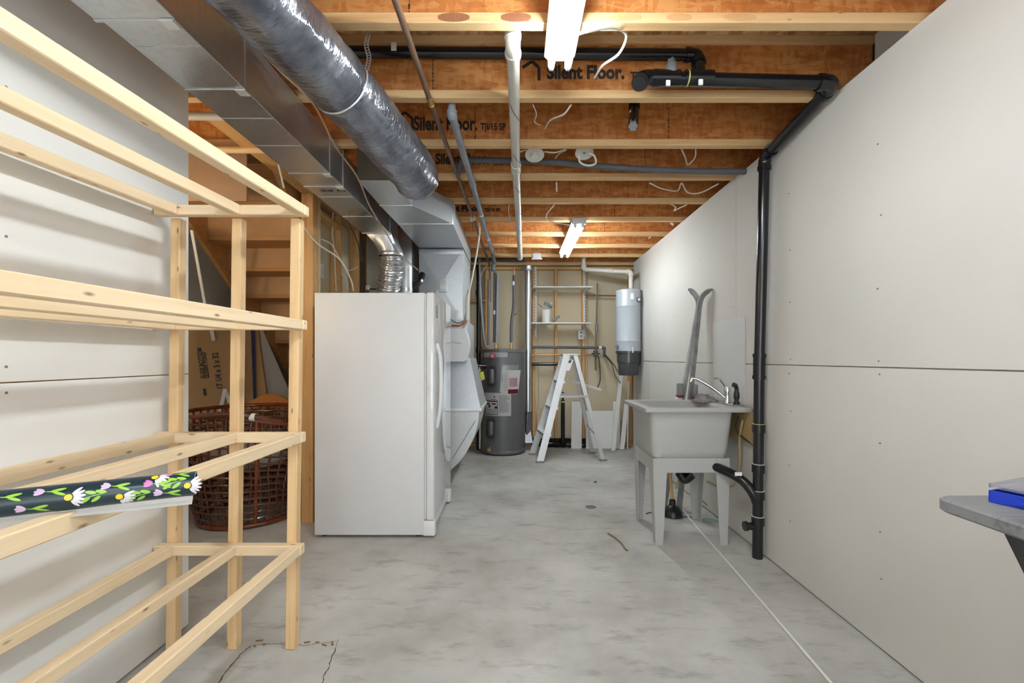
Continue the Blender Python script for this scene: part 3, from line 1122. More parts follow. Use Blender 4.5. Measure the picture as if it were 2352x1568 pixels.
for x, y in ((X0 + .05, Y0 + .05), (X0 + .05, Y1 - .05), (X1 - .05, Y0 + .05), (X1 - .05, Y1 - .05)):
    bm = BM()
    cyl(bm, (x, y, 0), 0.018, 0.02, 'z', 12)
    finish('foot', bm, 'black', fz)

# ================================================================== DUCTS
# long rectangular supply duct on the left
d1 = thing('rectangular_duct', 'long rectangular galvanised duct hung under the joists above the rack', 'duct', (-1.15, 1.7, 2.2))
x0, x1, z0, z1 = -1.262, -1.036, 2.226, 2.440
segs = [(-0.6, 1.372, 0.010), (1.376, 1.738, 0.0), (1.742, 2.53, 0.0), (2.534, 2.72, 0.002), (2.724, 3.74, 0.0)]
for a, b, g in segs:
    bm = BM()
    box(bm, x0 - g, x1 + g, a, b, z0 - g * .6, z1, 0.002, 1)
    # shallow cross-break ridge on the side and bottom faces
    finish('duct_section', bm, 'galv', d1)
for y, g in ((1.374, .010), (1.74, 0.004), (2.532, 0.004), (2.722, .006), (3.742, .006)):
    bm = BM()
    box(bm, x0 - g, x1 + g, y - 0.006, y + 0.006, z0 - g, z1 + .001, 0.001, 1)
    finish('drive_cleat', bm, 'galv', d1)
    bm = BM()
    box(bm, x1 - 0.035, x1 + 0.005, y - 0.008, y + 0.03, z0 - g - 0.004, z0 - g + 0.002)
    finish('cleat_tab', bm, 'galv_white', d1)
for y in (1.5, 1.95, 2.2, 2.9, 3.3):
    bm = BM()
    box(bm, x0 + .002, x1 - .002, y - 0.0015, y + 0.0015, z0 - 0.0022, z0 + .001)
    finish('bead', bm, 'galv', d1)
text('20x8  R-4', 0.04, 'ink', d1, (-1.20, 2.80, z0 - 0.0015), (R(180), 0, 0), name='marker_writing').rotation_euler = (R(180), 0, 0)
# boot tapering down to a round collar
bm = BM()
n = 24
c0 = Vector(((x0 + x1) / 2, 3.90, 0))
top = []
for k in range(n):
    a = 2 * PI * k / n
    ca, sa = math.cos(a), math.sin(a)
    m_ = max(abs(ca), abs(sa))
    top.append(Vector((c0.x + 0.113 * ca / m_, 3.87 + 0.125 * sa / m_, 2.28)))
rings = []
cbot = Vector((-1.06, 3.86, 2.05))
for j in range(6):
    t = j / 5
    ring = []
    for k in range(n):
        a = 2 * PI * k / n
        b = Vector((cbot.x + 0.10 * math.cos(a), cbot.y + 0.10 * math.sin(a), 2.08))
        s_ = t * t * (3 - 2 * t)
        p = top[k].lerp(b, s_)
        p.z = 2.28 + (2.08 - 2.28) * t
        ring.append(bm.verts.new(p))
    rings.append(ring)
for a, b in zip(rings, rings[1:]):
    for k in range(n):
        bm.faces.new((a[k], a[(k + 1) % n], b[(k + 1) % n], b[k]))
finish('tapered_boot', bm, 'galv', d1)
bx('boot_box', x0, x1, 3.746, 3.995, 2.28, z1, 'galv', d1, bev=0.002)
# flexible foil duct down behind the freezer
fx = thing('flexible_foil_duct', 'ribbed silver foil flexible duct dropping behind the white freezer', 'duct', (-1.07, 3.86, 1.6))
bm = BM()
path = smooth_path([(-1.06, 3.86, 2.10), (-1.06, 3.88, 1.98), (-1.09, 3.93, 1.86), (-1.12, 3.97, 1.74), (-1.13, 3.98, 1.55), (-1.10, 3.98, 1.2)], 22)
tube(bm, path, 0.09, 28, rf=lambda i, a: 0.092 + 0.009 * math.sin(i * 1.0) + 0.0025 * math.sin(a * 3 + i * 0.2))
finish('foil_hose', bm, 'foil', fx)
bm = BM()
lathe(bm, [(0.101, 2.06), (0.105, 2.075), (0.101, 2.09)], (-1.06, 3.86, 0), 28)
finish('clamp_band', bm, 'galv', fx)

# return duct box behind, closed against the stud wall
rb = thing('return_duct', 'upright sheet metal return duct behind the foil hose', 'duct', (-1.2, 4.5, 0.5))
bx('duct_section', -1.42, -0.99, 4.32, 4.72, 1.86, 2.436, 'galv', rb, bev=0.003)
bx('duct_section', -1.40, -1.01, 4.33, 4.71, 0.30, 1.85, 'galv', rb, bev=0.003)
for x in (-1.425, -1.02):
    bx('corner_clip', x, x + 0.035, 4.312, 4.33, 1.845, 1.89, 'galv_white', rb, bev=0.002)
bx('base_leg', -1.40, -1.01, 4.33, 4.71, 0.0, 0.30, 'galv', rb, bev=0.002)
o = thing('round_vent_pipe', 'short round galvanised vent pipe between foil hose and furnace plenum', 'pipe', (-1.0, 4.05, 1.6))
bm = BM()
tube(bm, [(-0.99, 4.10, 1.2), (-0.99, 4.10, 2.02)], 0.055, 20)
finish('pipe', bm, 'galv_white', o)
bm = BM()
tube(bm, [(-0.99, 4.10, 1.80), (-0.99, 4.10, 1.83)], 0.058, 20)
finish('collar', bm, 'galv', o)
o = cable([at(915, 672, 4.12), at(935, 662, 4.14), at(962, 648, 4.2), at(970, 630, 4.28)], 0.030, 'abs', 'black flexible hose curving behind the freezer top', 'hose', 'black_hose')

# furnace with its plenum and the offset trunk toward the camera
fn = thing('furnace', 'galvanised furnace plenum with white humidifier behind the freezer', 'furnace', (-0.7, 4.75, 0))
PX0, PX1, PY0, PY1 = -0.936, -0.515, 4.40, 5.12
bm = BM()
# plenum with a cross-broken front face
v = [Vector((PX0, PY0, 1.56)), Vector((PX1, PY0, 1.56)), Vector((PX1, PY0, 2.24)), Vector((PX0, PY0, 2.24))]
bk = [Vector((p.x, PY1, p.z)) for p in v]
fv = [bm.verts.new(p) for p in v]
bv = [bm.verts.new(p) for p in bk]
cvx = bm.verts.new(Vector(((PX0 + PX1) / 2, PY0 - 0.022, 1.90)))
for k in range(4):
    bm.faces.new((fv[k], fv[(k + 1) % 4], cvx))
    bm.faces.new((fv[k], bv[k], bv[(k + 1) % 4], fv[(k + 1) % 4]))
bm.faces.new(bv)
finish('plenum', bm, 'galv_blue', fn, smooth=1)
bx('plenum_flange', PX0 - .003, PX1 + .004, PY0 - .004, PY1 + .004, 2.205, 2.252, 'galv_blue', fn, bev=0.002)
bx('coil_case', -0.936, -0.47, PY0 + 0.01, PY1 - 0.02, 1.18, 1.56, 'galv_blue', fn, bev=0.003)
bm = BM()
hull8(bm, [(-0.99, 4.33, 0.715), (-0.335, 4.33, 0.715), (-0.335, 5.1, 0.715), (-0.99, 5.1, 0.715), (-0.936, 4.40, 1.20), (-0.445, 4.40, 1.20), (-0.445, 5.08, 1.20), (-0.936, 5.08, 1.20)])
finish('cabinet', bm, 'galv_blue', fn)
bx('cabinet_flange', -0.995, -0.325, 4.32, 5.11, 0.690, 0.722, 'galv_white', fn, bev=0.003)
bm = BM()
poly = [(-0.99, 0.69), (-0.35, 0.69)]
for j in range(1, 13):
    a = PI / 2 * j / 12
    poly.append((-0.99 + 0.64 * math.cos(a * 0.92), 0.69 - 0.66 * math.sin(a) ** 1.15))
poly.append((-0.99, 0.0))
prism(bm, poly, 4.34, 5.08, 'y')
finish('return_boot', bm, 'galv_white', fn, smooth=20)
# fold lines on the boot side
bm = BM()
a_, b_2 = at(1040, 1052, 4.33), at(1092, 966, 4.33)
tube(bm, [a_, b_2], 0.003, 6)
finish('fold_seam', bm, 'galv', fn)
# humidifier
bm = BM()
hx0, hx1, hz0, hz1 = at(1000, 0, 4.24).x, at(1076, 0, 4.24).x, at(0, 830, 4.24).z, at(0, 755, 4.24).z
pl = [(hx0, hz0), (hx1 - .05, hz0)]
for j in range(9):
    t = j / 8
    pl.append((hx1 - .05 + .055 * math.sin(PI * (0.12 + 0.76 * t)), hz0 + (hz1 - hz0) * (0.03 + 0.94 * t)))
pl += [(hx1 - .05, hz1), (hx0, hz1)]
prism(bm, pl, 4.20, 4.395, 'y')
finish('humidifier', bm, 'white', fn, smooth=30, label='white humidifier with rounded edge')
bm = BM()
tube(bm, [at(1022, 785, 4.2) + Vector((.06, 0, 0)), at(1060, 788, 4.19)], 0.008, 8)
finish('humidifier_louver', bm, 'heater_light', fn)
# humidistat
bm = BM()
c = at(1018, 656, PY0 - 0.025)
box(bm, c.x - .042, c.x + .042, c.y - 0.022, c.y + 0.012, c.z - .065, c.z + .065, 0.014, 3)
hu = finish('humidistat', bm, 'heater_light', fn, label='pale grey humidistat')
bm = BM()
lathe(bm, [(0.0, -0.012), (0.022, -0.012), (0.026, 0.0)], (c.x, c.y - 0.022, c.z - 0.018), 20, 'y')
finish('dial', bm, 'white', hu)
bx('junction_plate', *[at(1046, 0, 4.38).x, at(1054, 0, 4.38).x], 4.38, 4.40, at(0, 740, 4.38).z, at(0, 712, 4.38).z, 'white', fn, bev=0.002)
cable([at(1030, 712, 4.36), at(1034, 732, 4.34), at(1052, 742, 4.33), at(1066, 735, 4.36), at(1070, 715, 4.37)], 0.004, 'cable_dark', '', parent=fn, name='thin_wire')
cable([at(1038, 748, 4.34), at(1058, 748, 4.30), at(1070, 738, 4.32), at(1072, 720, 4.36)], 0.011, 'copper', '', parent=fn, name='copper_loop')
cable([at(1073, 734, 4.30), at(1073, 690, 4.30), at(1077, 668, 4.32)], 0.016, 'pvc', '', parent=fn, name='conduit')
# offset trunk
tr = thing('offset_trunk_duct', 'angular galvanised trunk duct with dark near end feeding the furnace plenum', 'duct', (-0.75, 3.6, 2.26))
bm = BM()
box(bm, -0.936, -0.712, 2.69, 3.13, 2.250, 2.440, 0.002, 1)
finish('duct_section', bm, 'galv_blue', tr)
bx('end_cap', -0.932, -0.702, 2.672, 2.69, 2.250, 2.440, 'darkcap', tr, bev=0.002, label='dark brown end cap')
bm = BM()
zb, zt = 2.262, 2.440
hull8(bm, [(-0.936, 3.135, 2.250), (-0.717, 3.135, 2.250), (-0.503, 3.60, zb), (-0.936, 3.60, zb), (-0.936, 3.135, zt), (-0.717, 3.135, zt), (-0.503, 3.60, zt), (-0.936, 3.60, zt)])
finish('duct_section', bm, 'galv_blue', tr)
bm = BM()
hull8(bm, [(-0.936, 3.606, zb), (-0.500, 3.606, zb), (-0.510, 5.12, zb), (-0.936, 5.12, zb), (-0.936, 3.606, zt), (-0.500, 3.606, zt), (-0.510, 5.12, zt), (-0.936, 5.12, zt)])
finish('duct_section', bm, 'galv_blue', tr)
for y, xa in ((3.132, -0.717), (3.603, -0.500)):
    bx('drive_cleat', -0.939, xa + 0.004, y - 0.005, y + 0.005, 2.246 if y < 3.3 else zb - .004, zt, 'galv', tr, bev=0.001)
bx('standing_seam', -0.501, -0.493, 3.63, 3.642, zb - .003, zt, 'galv_white', tr, bev=0.001)
bx('standing_seam', -0.501, -0.494, 3.70, 3.708, zb - .003, zt, 'galv_white', tr, bev=0.001)

# insulated round duct
idt = thing('insulated_round_duct', 'large round duct in shiny dark grey insulation sleeve slung beneath the joists', 'duct', (-0.66, 1.8, 2.2))
ctrl = [(-0.90, 0.25, 2.30), (-0.88, 0.85, 2.305), (-0.785, 1.42, 2.305), (-0.683, 1.74, 2.258), (-0.60, 2.02, 2.205), (-0.535, 2.24, 2.158), (-0.522, 2.36, 2.150), (-0.55, 2.52, 2.18), (-0.62, 2.68, 2.22)]
path = smooth_path(ctrl, 26)
rnd = [random.uniform(-1, 1) for _ in range(400)]
def rfun(i, a):
    p = path[i]
    y = p.y
    base = 0.119
    if y > 2.36:
        base = 0.119 - (y - 2.36) * 0.12
    # the strap pinches the sleeve
    base -= 0.010 * math.exp(-((y - 1.76) / 0.012) ** 2) * (0.6 + 0.4 * math.cos(a))
    wv = mnoise.noise(Vector((y * 26 + math.sin(a) * 1.5, math.cos(a) * 2.2, math.sin(a) * 2.2))) * 0.004
    wv += mnoise.noise(Vector((y * 7, math.cos(a) * 3 + 7, math.sin(a) * 3))) * 0.006
    return base + wv
bm = BM()
tube(bm, path, 0.12, 64, rf=rfun)
finish('insulation_sleeve', bm, 'sleeve', idt, smooth=80)
# perforated strap
def strap_pts():
    out = []
    c = Vector((-0.678, 1.76, 2.255))
    d = (Vector((-0.60, 2.02, 2.205)) - Vector((-0.785, 1.42, 2.305))).normalized()
    u = d.cross(Vector((0, 0, 1))).normalized()
    if u.x < 0:
        u = -u
    v_ = u.cross(d).normalized()
    if v_.z < 0:
        v_ = -v_
    for j in range(25):
        a = R(20) - R(220) * j / 24
        out.append(c + (u * math.cos(a) + v_ * math.sin(a)) * 0.119)
    return out
sp = strap_pts()
strap = thing('hanger_strap', 'perforated steel strap hanging from first joist around the insulated duct', 'strap', (-0.56, 1.74, 2.44))
bm = BM()
tube(bm, sp, 0.004, 6)
finish('wrap', bm, 'steel', strap)
top = Vector((-0.562, 1.742, JZ - 0.003))
low = sp[0]
mid = [top, top.lerp(low, .3) + Vector((-.008, 0, 0)), top.lerp(low, .65) + Vector((.006, 0, 0)), low]
mp_ = smooth_path(mid, 5)
bm = BM()
for p, q in zip(mp_, mp_[1:]):
    d = (q - p).normalized()
    s_ = Vector((0, 1, 0)).cross(d).normalized() * 0.009
    for sg in (-1, 1):
        bm.faces.new([bm.verts.new(p + s_ * sg), bm.verts.new(q + s_ * sg), bm.verts.new(q + s_ * sg * .45), bm.verts.new(p + s_ * sg * .45)])
    m1 = p.lerp(q, .35)
    bm.faces.new([bm.verts.new(p + s_ * .45), bm.verts.new(m1 + s_ * .45), bm.verts.new(m1 - s_ * .45), bm.verts.new(p - s_ * .45)])
bmesh.ops.solidify(bm, geom=bm.faces[:], thickness=0.0012)
finish('perforated_band', bm, 'steel', strap)

# ================================================================== PIPES UNDER THE CEILING
gp = thing('gas_pipe', 'thin brown iron gas pipe running lengthwise under the joists', 'pipe', (-0.42, 2, 2.41))
pipe_run(gp, [(-0.43, -0.5, 2.424), (-0.408, 2.17, 2.424), (-0.375, 3.95, 2.424), (-0.345, 6.05, 2.424), (-0.345, 6.08, 1.95)], 0.0125, 'iron', d=0.03, elbow='coupling', elbow_m='brass', n=12)
bm = BM()
box(bm, -0.40, -0.355, 3.98, 4.01, JZ - 0.035, JZ, .003)
finish('pipe_hook', bm, 'paper', gp)
fp = thing('foam_covered_pipe', 'grey foam insulated water pipe sloping lengthwise below the joists left of white pipe', 'pipe', (-0.3, 3, 2.4))
pipe_run(fp, [(-0.318, 2.255, 2.53), (-0.318, 2.26, 2.408), (-0.30, 3.15, 2.402), (-0.265, 5.72, 2.405)], 0.020, 'foam_light', d=0.018, elbow='elbow', n=14)
for t, mm in ((0.25, 'paper'), (0.55, 'paper'), (0.8, 'black')):
    p = Vector((-0.30, 3.15, 2.402)).lerp(Vector((-0.265, 5.72, 2.405)), t)
    bm = BM()
    cyl(bm, p, 0.0212, 0.03, 'y', 14)
    finish('tape', bm, mm, fp)

vp = thing('vacuum_pipe', 'long white pvc vacuum pipe running down the middle under the joists', 'pipe', (0, 3, 2.41))
pipe_run(vp, [(-0.012, 1.775, 2.60), (-0.012, 1.775, 2.414), (0.0, 2.9, 2.414), (0.052, 5.52, 2.41), (0.054, 5.52, 2.56)], 0.0262, 'pvc', d=0.05, elbow='elbow', n=20)
bm = BM()
pts = []
for j in range(160):
    t = j / 159
    y = 1.85 + 3.0 * t
    a = t * 2 * PI * 6
    pts.append((-0.008 + (y - 1.8) * 0.016 + 0.029 * math.cos(a), y, 2.412 + 0.029 * math.sin(a)))
tube(bm, pts, 0.0016, 5)
finish('spiral_wire', bm, 'cable_dark', vp, label='thin wire wound round the pipe')

# black drain pipes
da = thing('drain_pipe', 'straight black drain pipe crossing between the first two joists with elbow down right', 'pipe', (0, 1.95, 2.5))
Ya = 2.11
pipe_run(da, [at(560, 118, Ya), at(1602, 126, Ya), at(1608, 172, 2.075)], 0.0262, 'abs', d=0.055, n=20)
for x in (908,):
    c = at(x, 116, Ya)
    bx('sticker', c.x - .012, c.x + .012, c.y - 0.029, c.y - 0.025, c.z - .018, c.z + .018, 'paper', da)
db = thing('drain_pipe', 'black drain pipe with tees turning down the right wall to the floor beside the tub', 'pipe', (1.42, 2.6, 1.2))
pB0 = at(1490, 179, 2.06)
wallX = 1.452
p1 = Vector((wallX, 2.06, 2.455))
p2 = Vector((wallX, 2.10, 2.430))
pipe_run(db, [at(1468, 193, 1.985), Vector((at(1474, 0, 2.06).x, 2.06, pB0.z)), Vector((wallX, 2.075, 2.455)), Vector((wallX + .002, 2.66, 2.375)), Vector((wallX, 2.715, 1.15)), Vector((wallX, 2.735, 0.0))], 0.0295, 'abs', d=0.075, n=22)
bm = BM()
for x0_, x1_ in ((1500, 1560), (1572, 1636)):
    tube(bm, [at(x0_, 179.5, 2.064), at(x1_, 179.5, 2.064)], 0.0345, 20)
finish('tee', bm, 'abs', db)
bm = BM()
tube(bm, [at(1543, 179, 2.06), at(1543, 150, 2.06)], 0.027, 16)
tube(bm, [at(1543, 152, 2.06), at(1543, 136, 2.06)], 0.018, 4)
finish('cleanout_plug', bm, 'greyplastic', db)
for x in (1506, 1577):
    bm = BM()
    tube(bm, [at(x, 179.5, 2.064), at(x + 3, 179.5, 2.064)], 0.0352, 20)
    finish('glue_ring', bm, 'glue', db)
for x, y in ((1480, 174), (1535, 190), (1610, 188)):
    c = at(x, y, 2.02)
    bx('sticker', c.x - .009, c.x + .009, c.y - 0.001, c.y + 0.006, c.z - .012, c.z + .012, 'paper', db)
for z, rr in ((0.80, 0.036), (0.56, 0.036), (0.40, 0.036), (0.245, 0.036)):
    bm = BM()
    yy = 2.715 + (1.15 - z) / 1.15 * 0.02
    cyl(bm, (wallX, yy, z - 0.045), rr, 0.05, 'z', 22)
    finish('coupling', bm, 'abs', db)
    bm = BM()
    cyl(bm, (wallX, yy, z + 0.003), rr * 0.97, 0.005, 'z', 22)
    finish('glue_ring', bm, 'glue' if z == 0.80 else 'heater_light', db)
bm = BM()
tube(bm, smooth_path([(wallX, 2.73, 0.32), (wallX - 0.035, 2.735, 0.40), (wallX - 0.085, 2.80, 0.465), (wallX - 0.19, 2.98, 0.505), (wallX - 0.28, 3.08, 0.50), (wallX - 0.34, 3.10, 0.47)]), 0.029, 18)
finish('branch', bm, 'abs', db)
bm = BM()
tube(bm, [(wallX - 0.34, 3.09, 0.40), (wallX - 0.34, 3.09, 0.60)], 0.027, 16)
tube(bm, smooth_path([(wallX - 0.34, 3.09, 0.42), (wallX - 0.31, 3.08, 0.38), (wallX - 0.27, 3.06, 0.42)]), 0.032, 14)
finish('trap', bm, 'abs', db)
bm = BM()
tube(bm, [(wallX, 2.735, 0.19), (wallX - 0.065, 2.735, 0.19)], 0.022, 16)
tube(bm, [(wallX - 0.063, 2.735, 0.19), (wallX - 0.08, 2.735, 0.19)], 0.03, 8)
finish('cleanout_plug', bm, 'abs', db)
c = Vector((wallX - 0.10, 2.765, 0.495))
bx('sticker', c.x - .022, c.x + .02, c.y - 0.004, c.y, c.z - .010, c.z + .012, 'paper', db)
# small grey fittings on the sloped stretch
bm = BM()
cyl(bm, (wallX, 2.585, 2.386), 0.0335, 0.02, (0, 0.99, -0.12), 20)
finish('pipe_clamp', bm, 'steel', db)

dc = thing('drain_pipe', 'thin black pipe sagging across behind the smoke detectors to the right wall', 'pipe', (0.4, 3.0, 2.45))
bm = BM()
tube(bm, smooth_path([at(1052, 400, 2.99), at(1060, 372, 2.99), at(1085, 368, 2.99), at(1250, 371, 2.99), at(1400, 383, 2.99), at(1560, 392, 2.99), at(1720, 394, 2.99)]), 0.019, 16)
finish('pipe', bm, 'foam', dc)
dd = thing('drain_stub', 'short capped black pipe stub hanging behind the second joist', 'pipe', (0.62, 2.42, 2.4))
bm = BM()
tube(bm, [at(1457, 190, 2.44), at(1457, 250, 2.44)], 0.031, 20)
tube(bm, [at(1457, 250, 2.44), at(1455, 280, 2.36), at(1454, 289, 2.335)], 0.0262, 20)
finish('pipe', bm, 'abs', dd)
bm = BM()
tube(bm, [at(1454, 283, 2.345), at(1454, 291, 2.32)], 0.024, 6)
finish('cap', bm, 'greyplastic', dd)
c = at(1452, 261, 2.395)
bx('sticker', c.x - .013, c.x + .012, c.y - 0.004, c.y + .002, c.z - .015, c.z + .015, 'paper', dd)

# ================================================================== FLUORESCENT FIXTURES
def fixture(x, ya, yb, label, z=2.43, tilt=0.0):
    t = thing('fluorescent_fixture', label, 'light', (x, (ya + yb) / 2, z), 'twin tube fluorescent fixtures')
    bm = BM()
    prism(bm, [(x - 0.062, z - 0.012), (x - 0.045, z - 0.030), (x + 0.045, z - 0.030), (x + 0.062, z - 0.012), (x + 0.055, z + 0.012), (x - 0.055, z + 0.012)], ya, yb, 'y')
    finish('housing', bm, 'white', t)
    for s in (-1, 1):
        xx = x + s * 0.034
        bm = BM()
        lathe(bm, [(0.0, ya + 0.012), (0.010, ya + 0.012), (0.014, ya + 0.03), (0.014, yb - 0.03), (0.010, yb - 0.012), (0.0, yb - 0.012)], (xx, 0, z - 0.052), 16, 'y')
        finish('tube', bm, 'tube', t)
        for y in (ya, yb - 0.012):
            bm = BM()
            prism(bm, [(xx - .013, z - 0.03), (xx - .013, z - .058), (xx - .006, z - .070), (xx + .006, z - .070), (xx + .013, z - .058), (xx + .013, z - .03)], y, y + 0.012, 'y')
            finish('lamp_holder', bm, 'white', t)
    return t
fixture(0.176, 0.62, 1.84, 'lit twin tube fluorescent light at top centre, closest to the viewer')
f2 = fixture(0.562, 4.05, 5.27, 'lit twin tube fluorescent light hanging farther back above the ladder')
bx('end_cover', 0.50, 0.624, 4.03, 4.075, 2.392, 2.442, 'heater_light', f2, bev=0.004)
fixture(-0.15, -1.9, -0.68, 'added twin tube fill light, unseen behind the viewer, left of two')  # unseen fixture, added as fill from behind the camera
fixture(0.80, -1.9, -0.68, 'added twin tube fill light, unseen behind the viewer, right of two')  # second unseen fixture, added to brighten the left wall and freezer side

# added fill bulb for under the stairs, out of sight behind the left wall
bl = thing('fill_bulb', 'added fill bulb on a white cord, unseen beyond the left wall', 'bulb', (-2.15, 2.20, 2.42))
bm = BM()
lathe(bm, [(0, 2.444), (0.055, 2.444), (0.05, 2.42), (0.004, 2.415), (0.004, 2.02), (0.022, 2.0), (0.02, 1.975), (0, 1.975)], (-2.15, 2.2, 0), 20)
finish('pendant_holder', bm, 'pvc', bl)
bm = BM()
lathe(bm, [(0, 1.89), (0.018, 1.895), (0.030, 1.92), (0.026, 1.945), (0.014, 1.976), (0, 1.976)], (-2.15, 2.2, 0), 20)
finish('glass', bm, 'bulbglass', bl)

# ================================================================== SMALL CEILING ITEMS
for (x, y, rr, lab) in ((1228, 356, 22, 'white round lampholder cover hanging from ceiling joist, left of two'), (1342, 351, 21, 'white round cover plate hanging from ceiling joist, right of two')):
    Yc = 2.80
    c = at(x, y, Yc)
    rad = rr * Yc / F
    t = thing('ceiling_box', lab, 'ceiling box', c)
    d = Vector((0, -0.42, -1)).normalized()
    bm = BM()
    tube(bm, [c - d * 0.018, c], [rad * .92, rad], 28)
    finish('cover', bm, 'pvc', t)
    bm = BM()
    if x < 1300:
        tube(bm, [c - d * 0.002, c + d * 0.022], [rad * .5, rad * .42], 20)
        finish('lampholder', bm, 'pvc', t)
    else:
        tube(bm, [c - d * 0.002, c + d * 0.004], [rad * .16, rad * .14], 12)
        finish('screw', bm, 'greyplastic', t)
    bm = BM()
    tube(bm, [c - d * 0.016, Vector((c.x, c.y + 0.02, JZ + 0.20))], rad * .5, 12)
    finish('stem_box', bm, 'pvc', t)
cr = 0.0046
cable([at(1322, 80, 1.66), at(1350, 72, 1.62), at(1400, 64, 1.66), at(1432, 72, 1.76), at(1438, 90, 1.80), at(1420, 125, 1.86), at(1385, 150, 1.95), at(1366, 178, 2.10)], 0.0055, 'cable', 'white cable looping right from the nearest fluorescent light')
cable([at(1352, 352, 2.79), at(1365, 358, 2.78), at(1368, 375, 2.78), at(1350, 380, 2.80), at(1332, 372, 2.82), at(1330, 355, 2.82)], 0.006, 'cable', 'white cable loop hanging from the right ceiling cover')
cable([at(1312, 240, 2.25), at(1295, 262, 2.3), at(1265, 275, 2.4), at(1252, 295, 2.6)], cr, 'cable', 'short white cable behind second joist right of the vacuum pipe')
cable([at(1224, 240, 2.25), at(1232, 262, 2.35), at(1228, 280, 2.5), at(1242, 288, 2.6)], 0.003, 'cable', 'thin white wire behind second joist close to the vacuum pipe')
cable([at(1190, 350, 2.79), at(1205, 345, 2.79), at(1230, 342, 2.79)], cr, 'cable', 'short white cable left of the left ceiling cover')
cable([at(1250, 348, 2.80), at(1275, 350, 2.80), at(1298, 343, 2.78)], cr, 'cable', 'white cable between the two ceiling covers')
cable([at(1272, 370, 3.1), at(1282, 355, 2.95), at(1300, 344, 2.76)], cr, 'cable', 'white cable rising right behind the left ceiling cover')
cable([at(1565, 342, 2.76), at(1574, 362, 2.9), at(1580, 378, 3.0), at(1596, 362, 2.9), at(1598, 343, 2.76)], cr, 'cable', 'white v-shaped cable drooping below third joist near the right pipe')
cable([at(1278, 418, 3.22), at(1279, 440, 3.25)], cr, 'cable', 'short stub of white cable under fifth joist')
cable([at(1492, 420, 3.22), at(1520, 433, 3.3), at(1556, 438, 3.4), at(1565, 420, 3.22), at(1580, 442, 3.4), at(1610, 442, 3.4), at(1650, 422, 3.22)], cr, 'cable', 'long white cable zigzagging below fifth joist near the right wall')
cable([at(1540, 468, 3.70), at(1552, 476, 3.75), at(1548, 484, 3.8), at(1560, 478, 3.75), at(1578, 470, 3.70)], cr, 'cable', 'knotted white cable under sixth joist at right')
cable([at(1540, 512, 4.19), at(1546, 517, 4.2), at(1544, 512, 4.19)], 0.007, 'cable', 'small white cable knot under seventh joist at right')
cable([at(1490, 548, 4.7), at(1496, 541, 4.68)], 0.006, 'cable', 'tiny white cable end under eighth joist at right')
cable([at(1273, 470, 3.70), at(1256, 492, 3.85), at(1258, 505, 3.98), at(1280, 512, 4.02), at(1312, 517, 4.06)], cr, 'cable', 'white cable curving down to the far fluorescent light')
cable([at(1350, 578, 5.66), at(1400, 578, 5.66), at(1450, 572, 5.66), at(1480, 566, 5.66)], cr, 'cable', 'white cable sagging along the far joist right of far light')
cable([at(1252, 588, 5.66), at(1265, 575, 5.66), at(1275, 572, 5.66)], cr, 'cable', 'short white cable right of the far junction box')
cable([at(1170, 470, 3.66), at(1168, 482, 3.7), at(1172, 505, 4.0), at(1178, 525, 4.3)], 0.003, 'cable', 'thin wire dangling left of the vacuum pipe')
cable([at(600, 120, 1.78), at(650, 170, 1.9), at(720, 240, 2.05), at(770, 335, 2.3), at(820, 405, 2.55), at(850, 475, 2.85), at(890, 540, 3.2), at(915, 580, 3.5), at(960, 620, 3.9)], 0.0042, 'cable_tan', 'thin tan cable hanging between the two silver ducts')
cable([at(1100, 512, 4.05), at(1102, 530, 4.2), at(1097, 570, 4.3), at(1088, 620, 4.3), at(1078, 668, 4.3)], 0.0075, 'cable', 'thick white cable drooping to the furnace conduit')
cable([at(696, 520, 3.2), at(730, 560, 3.35), at(780, 595, 3.5), at(805, 640, 3.6), at(812, 668, 3.65)], 0.006, 'cable', 'white cable arching from the corner post down behind freezer')
cable([at(735, 548, 3.50), at(760, 560, 3.55), at(778, 590, 3.6), at(800, 620, 3.75), at(822, 612, 3.9)], 0.005, 'cable', 'white cable tangled across the stud bay above freezer')
cable([at(765, 488, 3.75), at(764, 540, 3.75), at(768, 580, 3.75), at(772, 668, 3.75)], 0.005, 'cable', 'white cable running straight down the stud above freezer')
cable([at(637, 365, 2.60), at(645, 400, 2.7), at(652, 430, 2.8)], 0.006, 'cable', 'white cable dropping from the header left of duct')
cable([at(793, 500, 3.6), at(810, 530, 3.7), at(822, 560, 3.8), at(832, 600, 3.9)], 0.004, 'cable_dark', 'dark thin wire beside the studs left of the foil duct')
cable([at(778, 625, 3.85), at(795, 640, 3.85), at(800, 668, 3.85)], 0.0045, 'cable', 'short white cable low in the stud bay above freezer')
# switch plate with card
c = Vector((-1.567, 3.66, 1.90))
t = thing('switch_plate', 'white switch plate on the panel between studs left of freezer top', 'switch', c)
bx('plate', c.x, c.x + 0.008, c.y - 0.05, c.y + 0.04, c.z - 0.06, c.z + 0.06, 'whiteboard', t, bev=0.002)
bx('lever', c.x + 0.008, c.x + 0.016, c.y - 0.012, c.y + 0.003, c.z - 0.02, c.z + 0.02, 'heater_light', t, bev=0.002)
c = at(1233, 588, 5.60)
t = thing('junction_box', 'small white junction box on the far joists above the shelves', 'box', c)
bx('cover', c.x - 0.05, c.x + 0.05, c.y - 0.03, c.y + 0.01, c.z - 0.03, c.z + 0.03, 'heater_light', t, bev=0.004)
bx('base', c.x - 0.065, c.x + 0.065, c.y - 0.035, c.y + 0.012, c.z - 0.045, c.z - 0.031, 'whiteboard', t, bev=0.002)

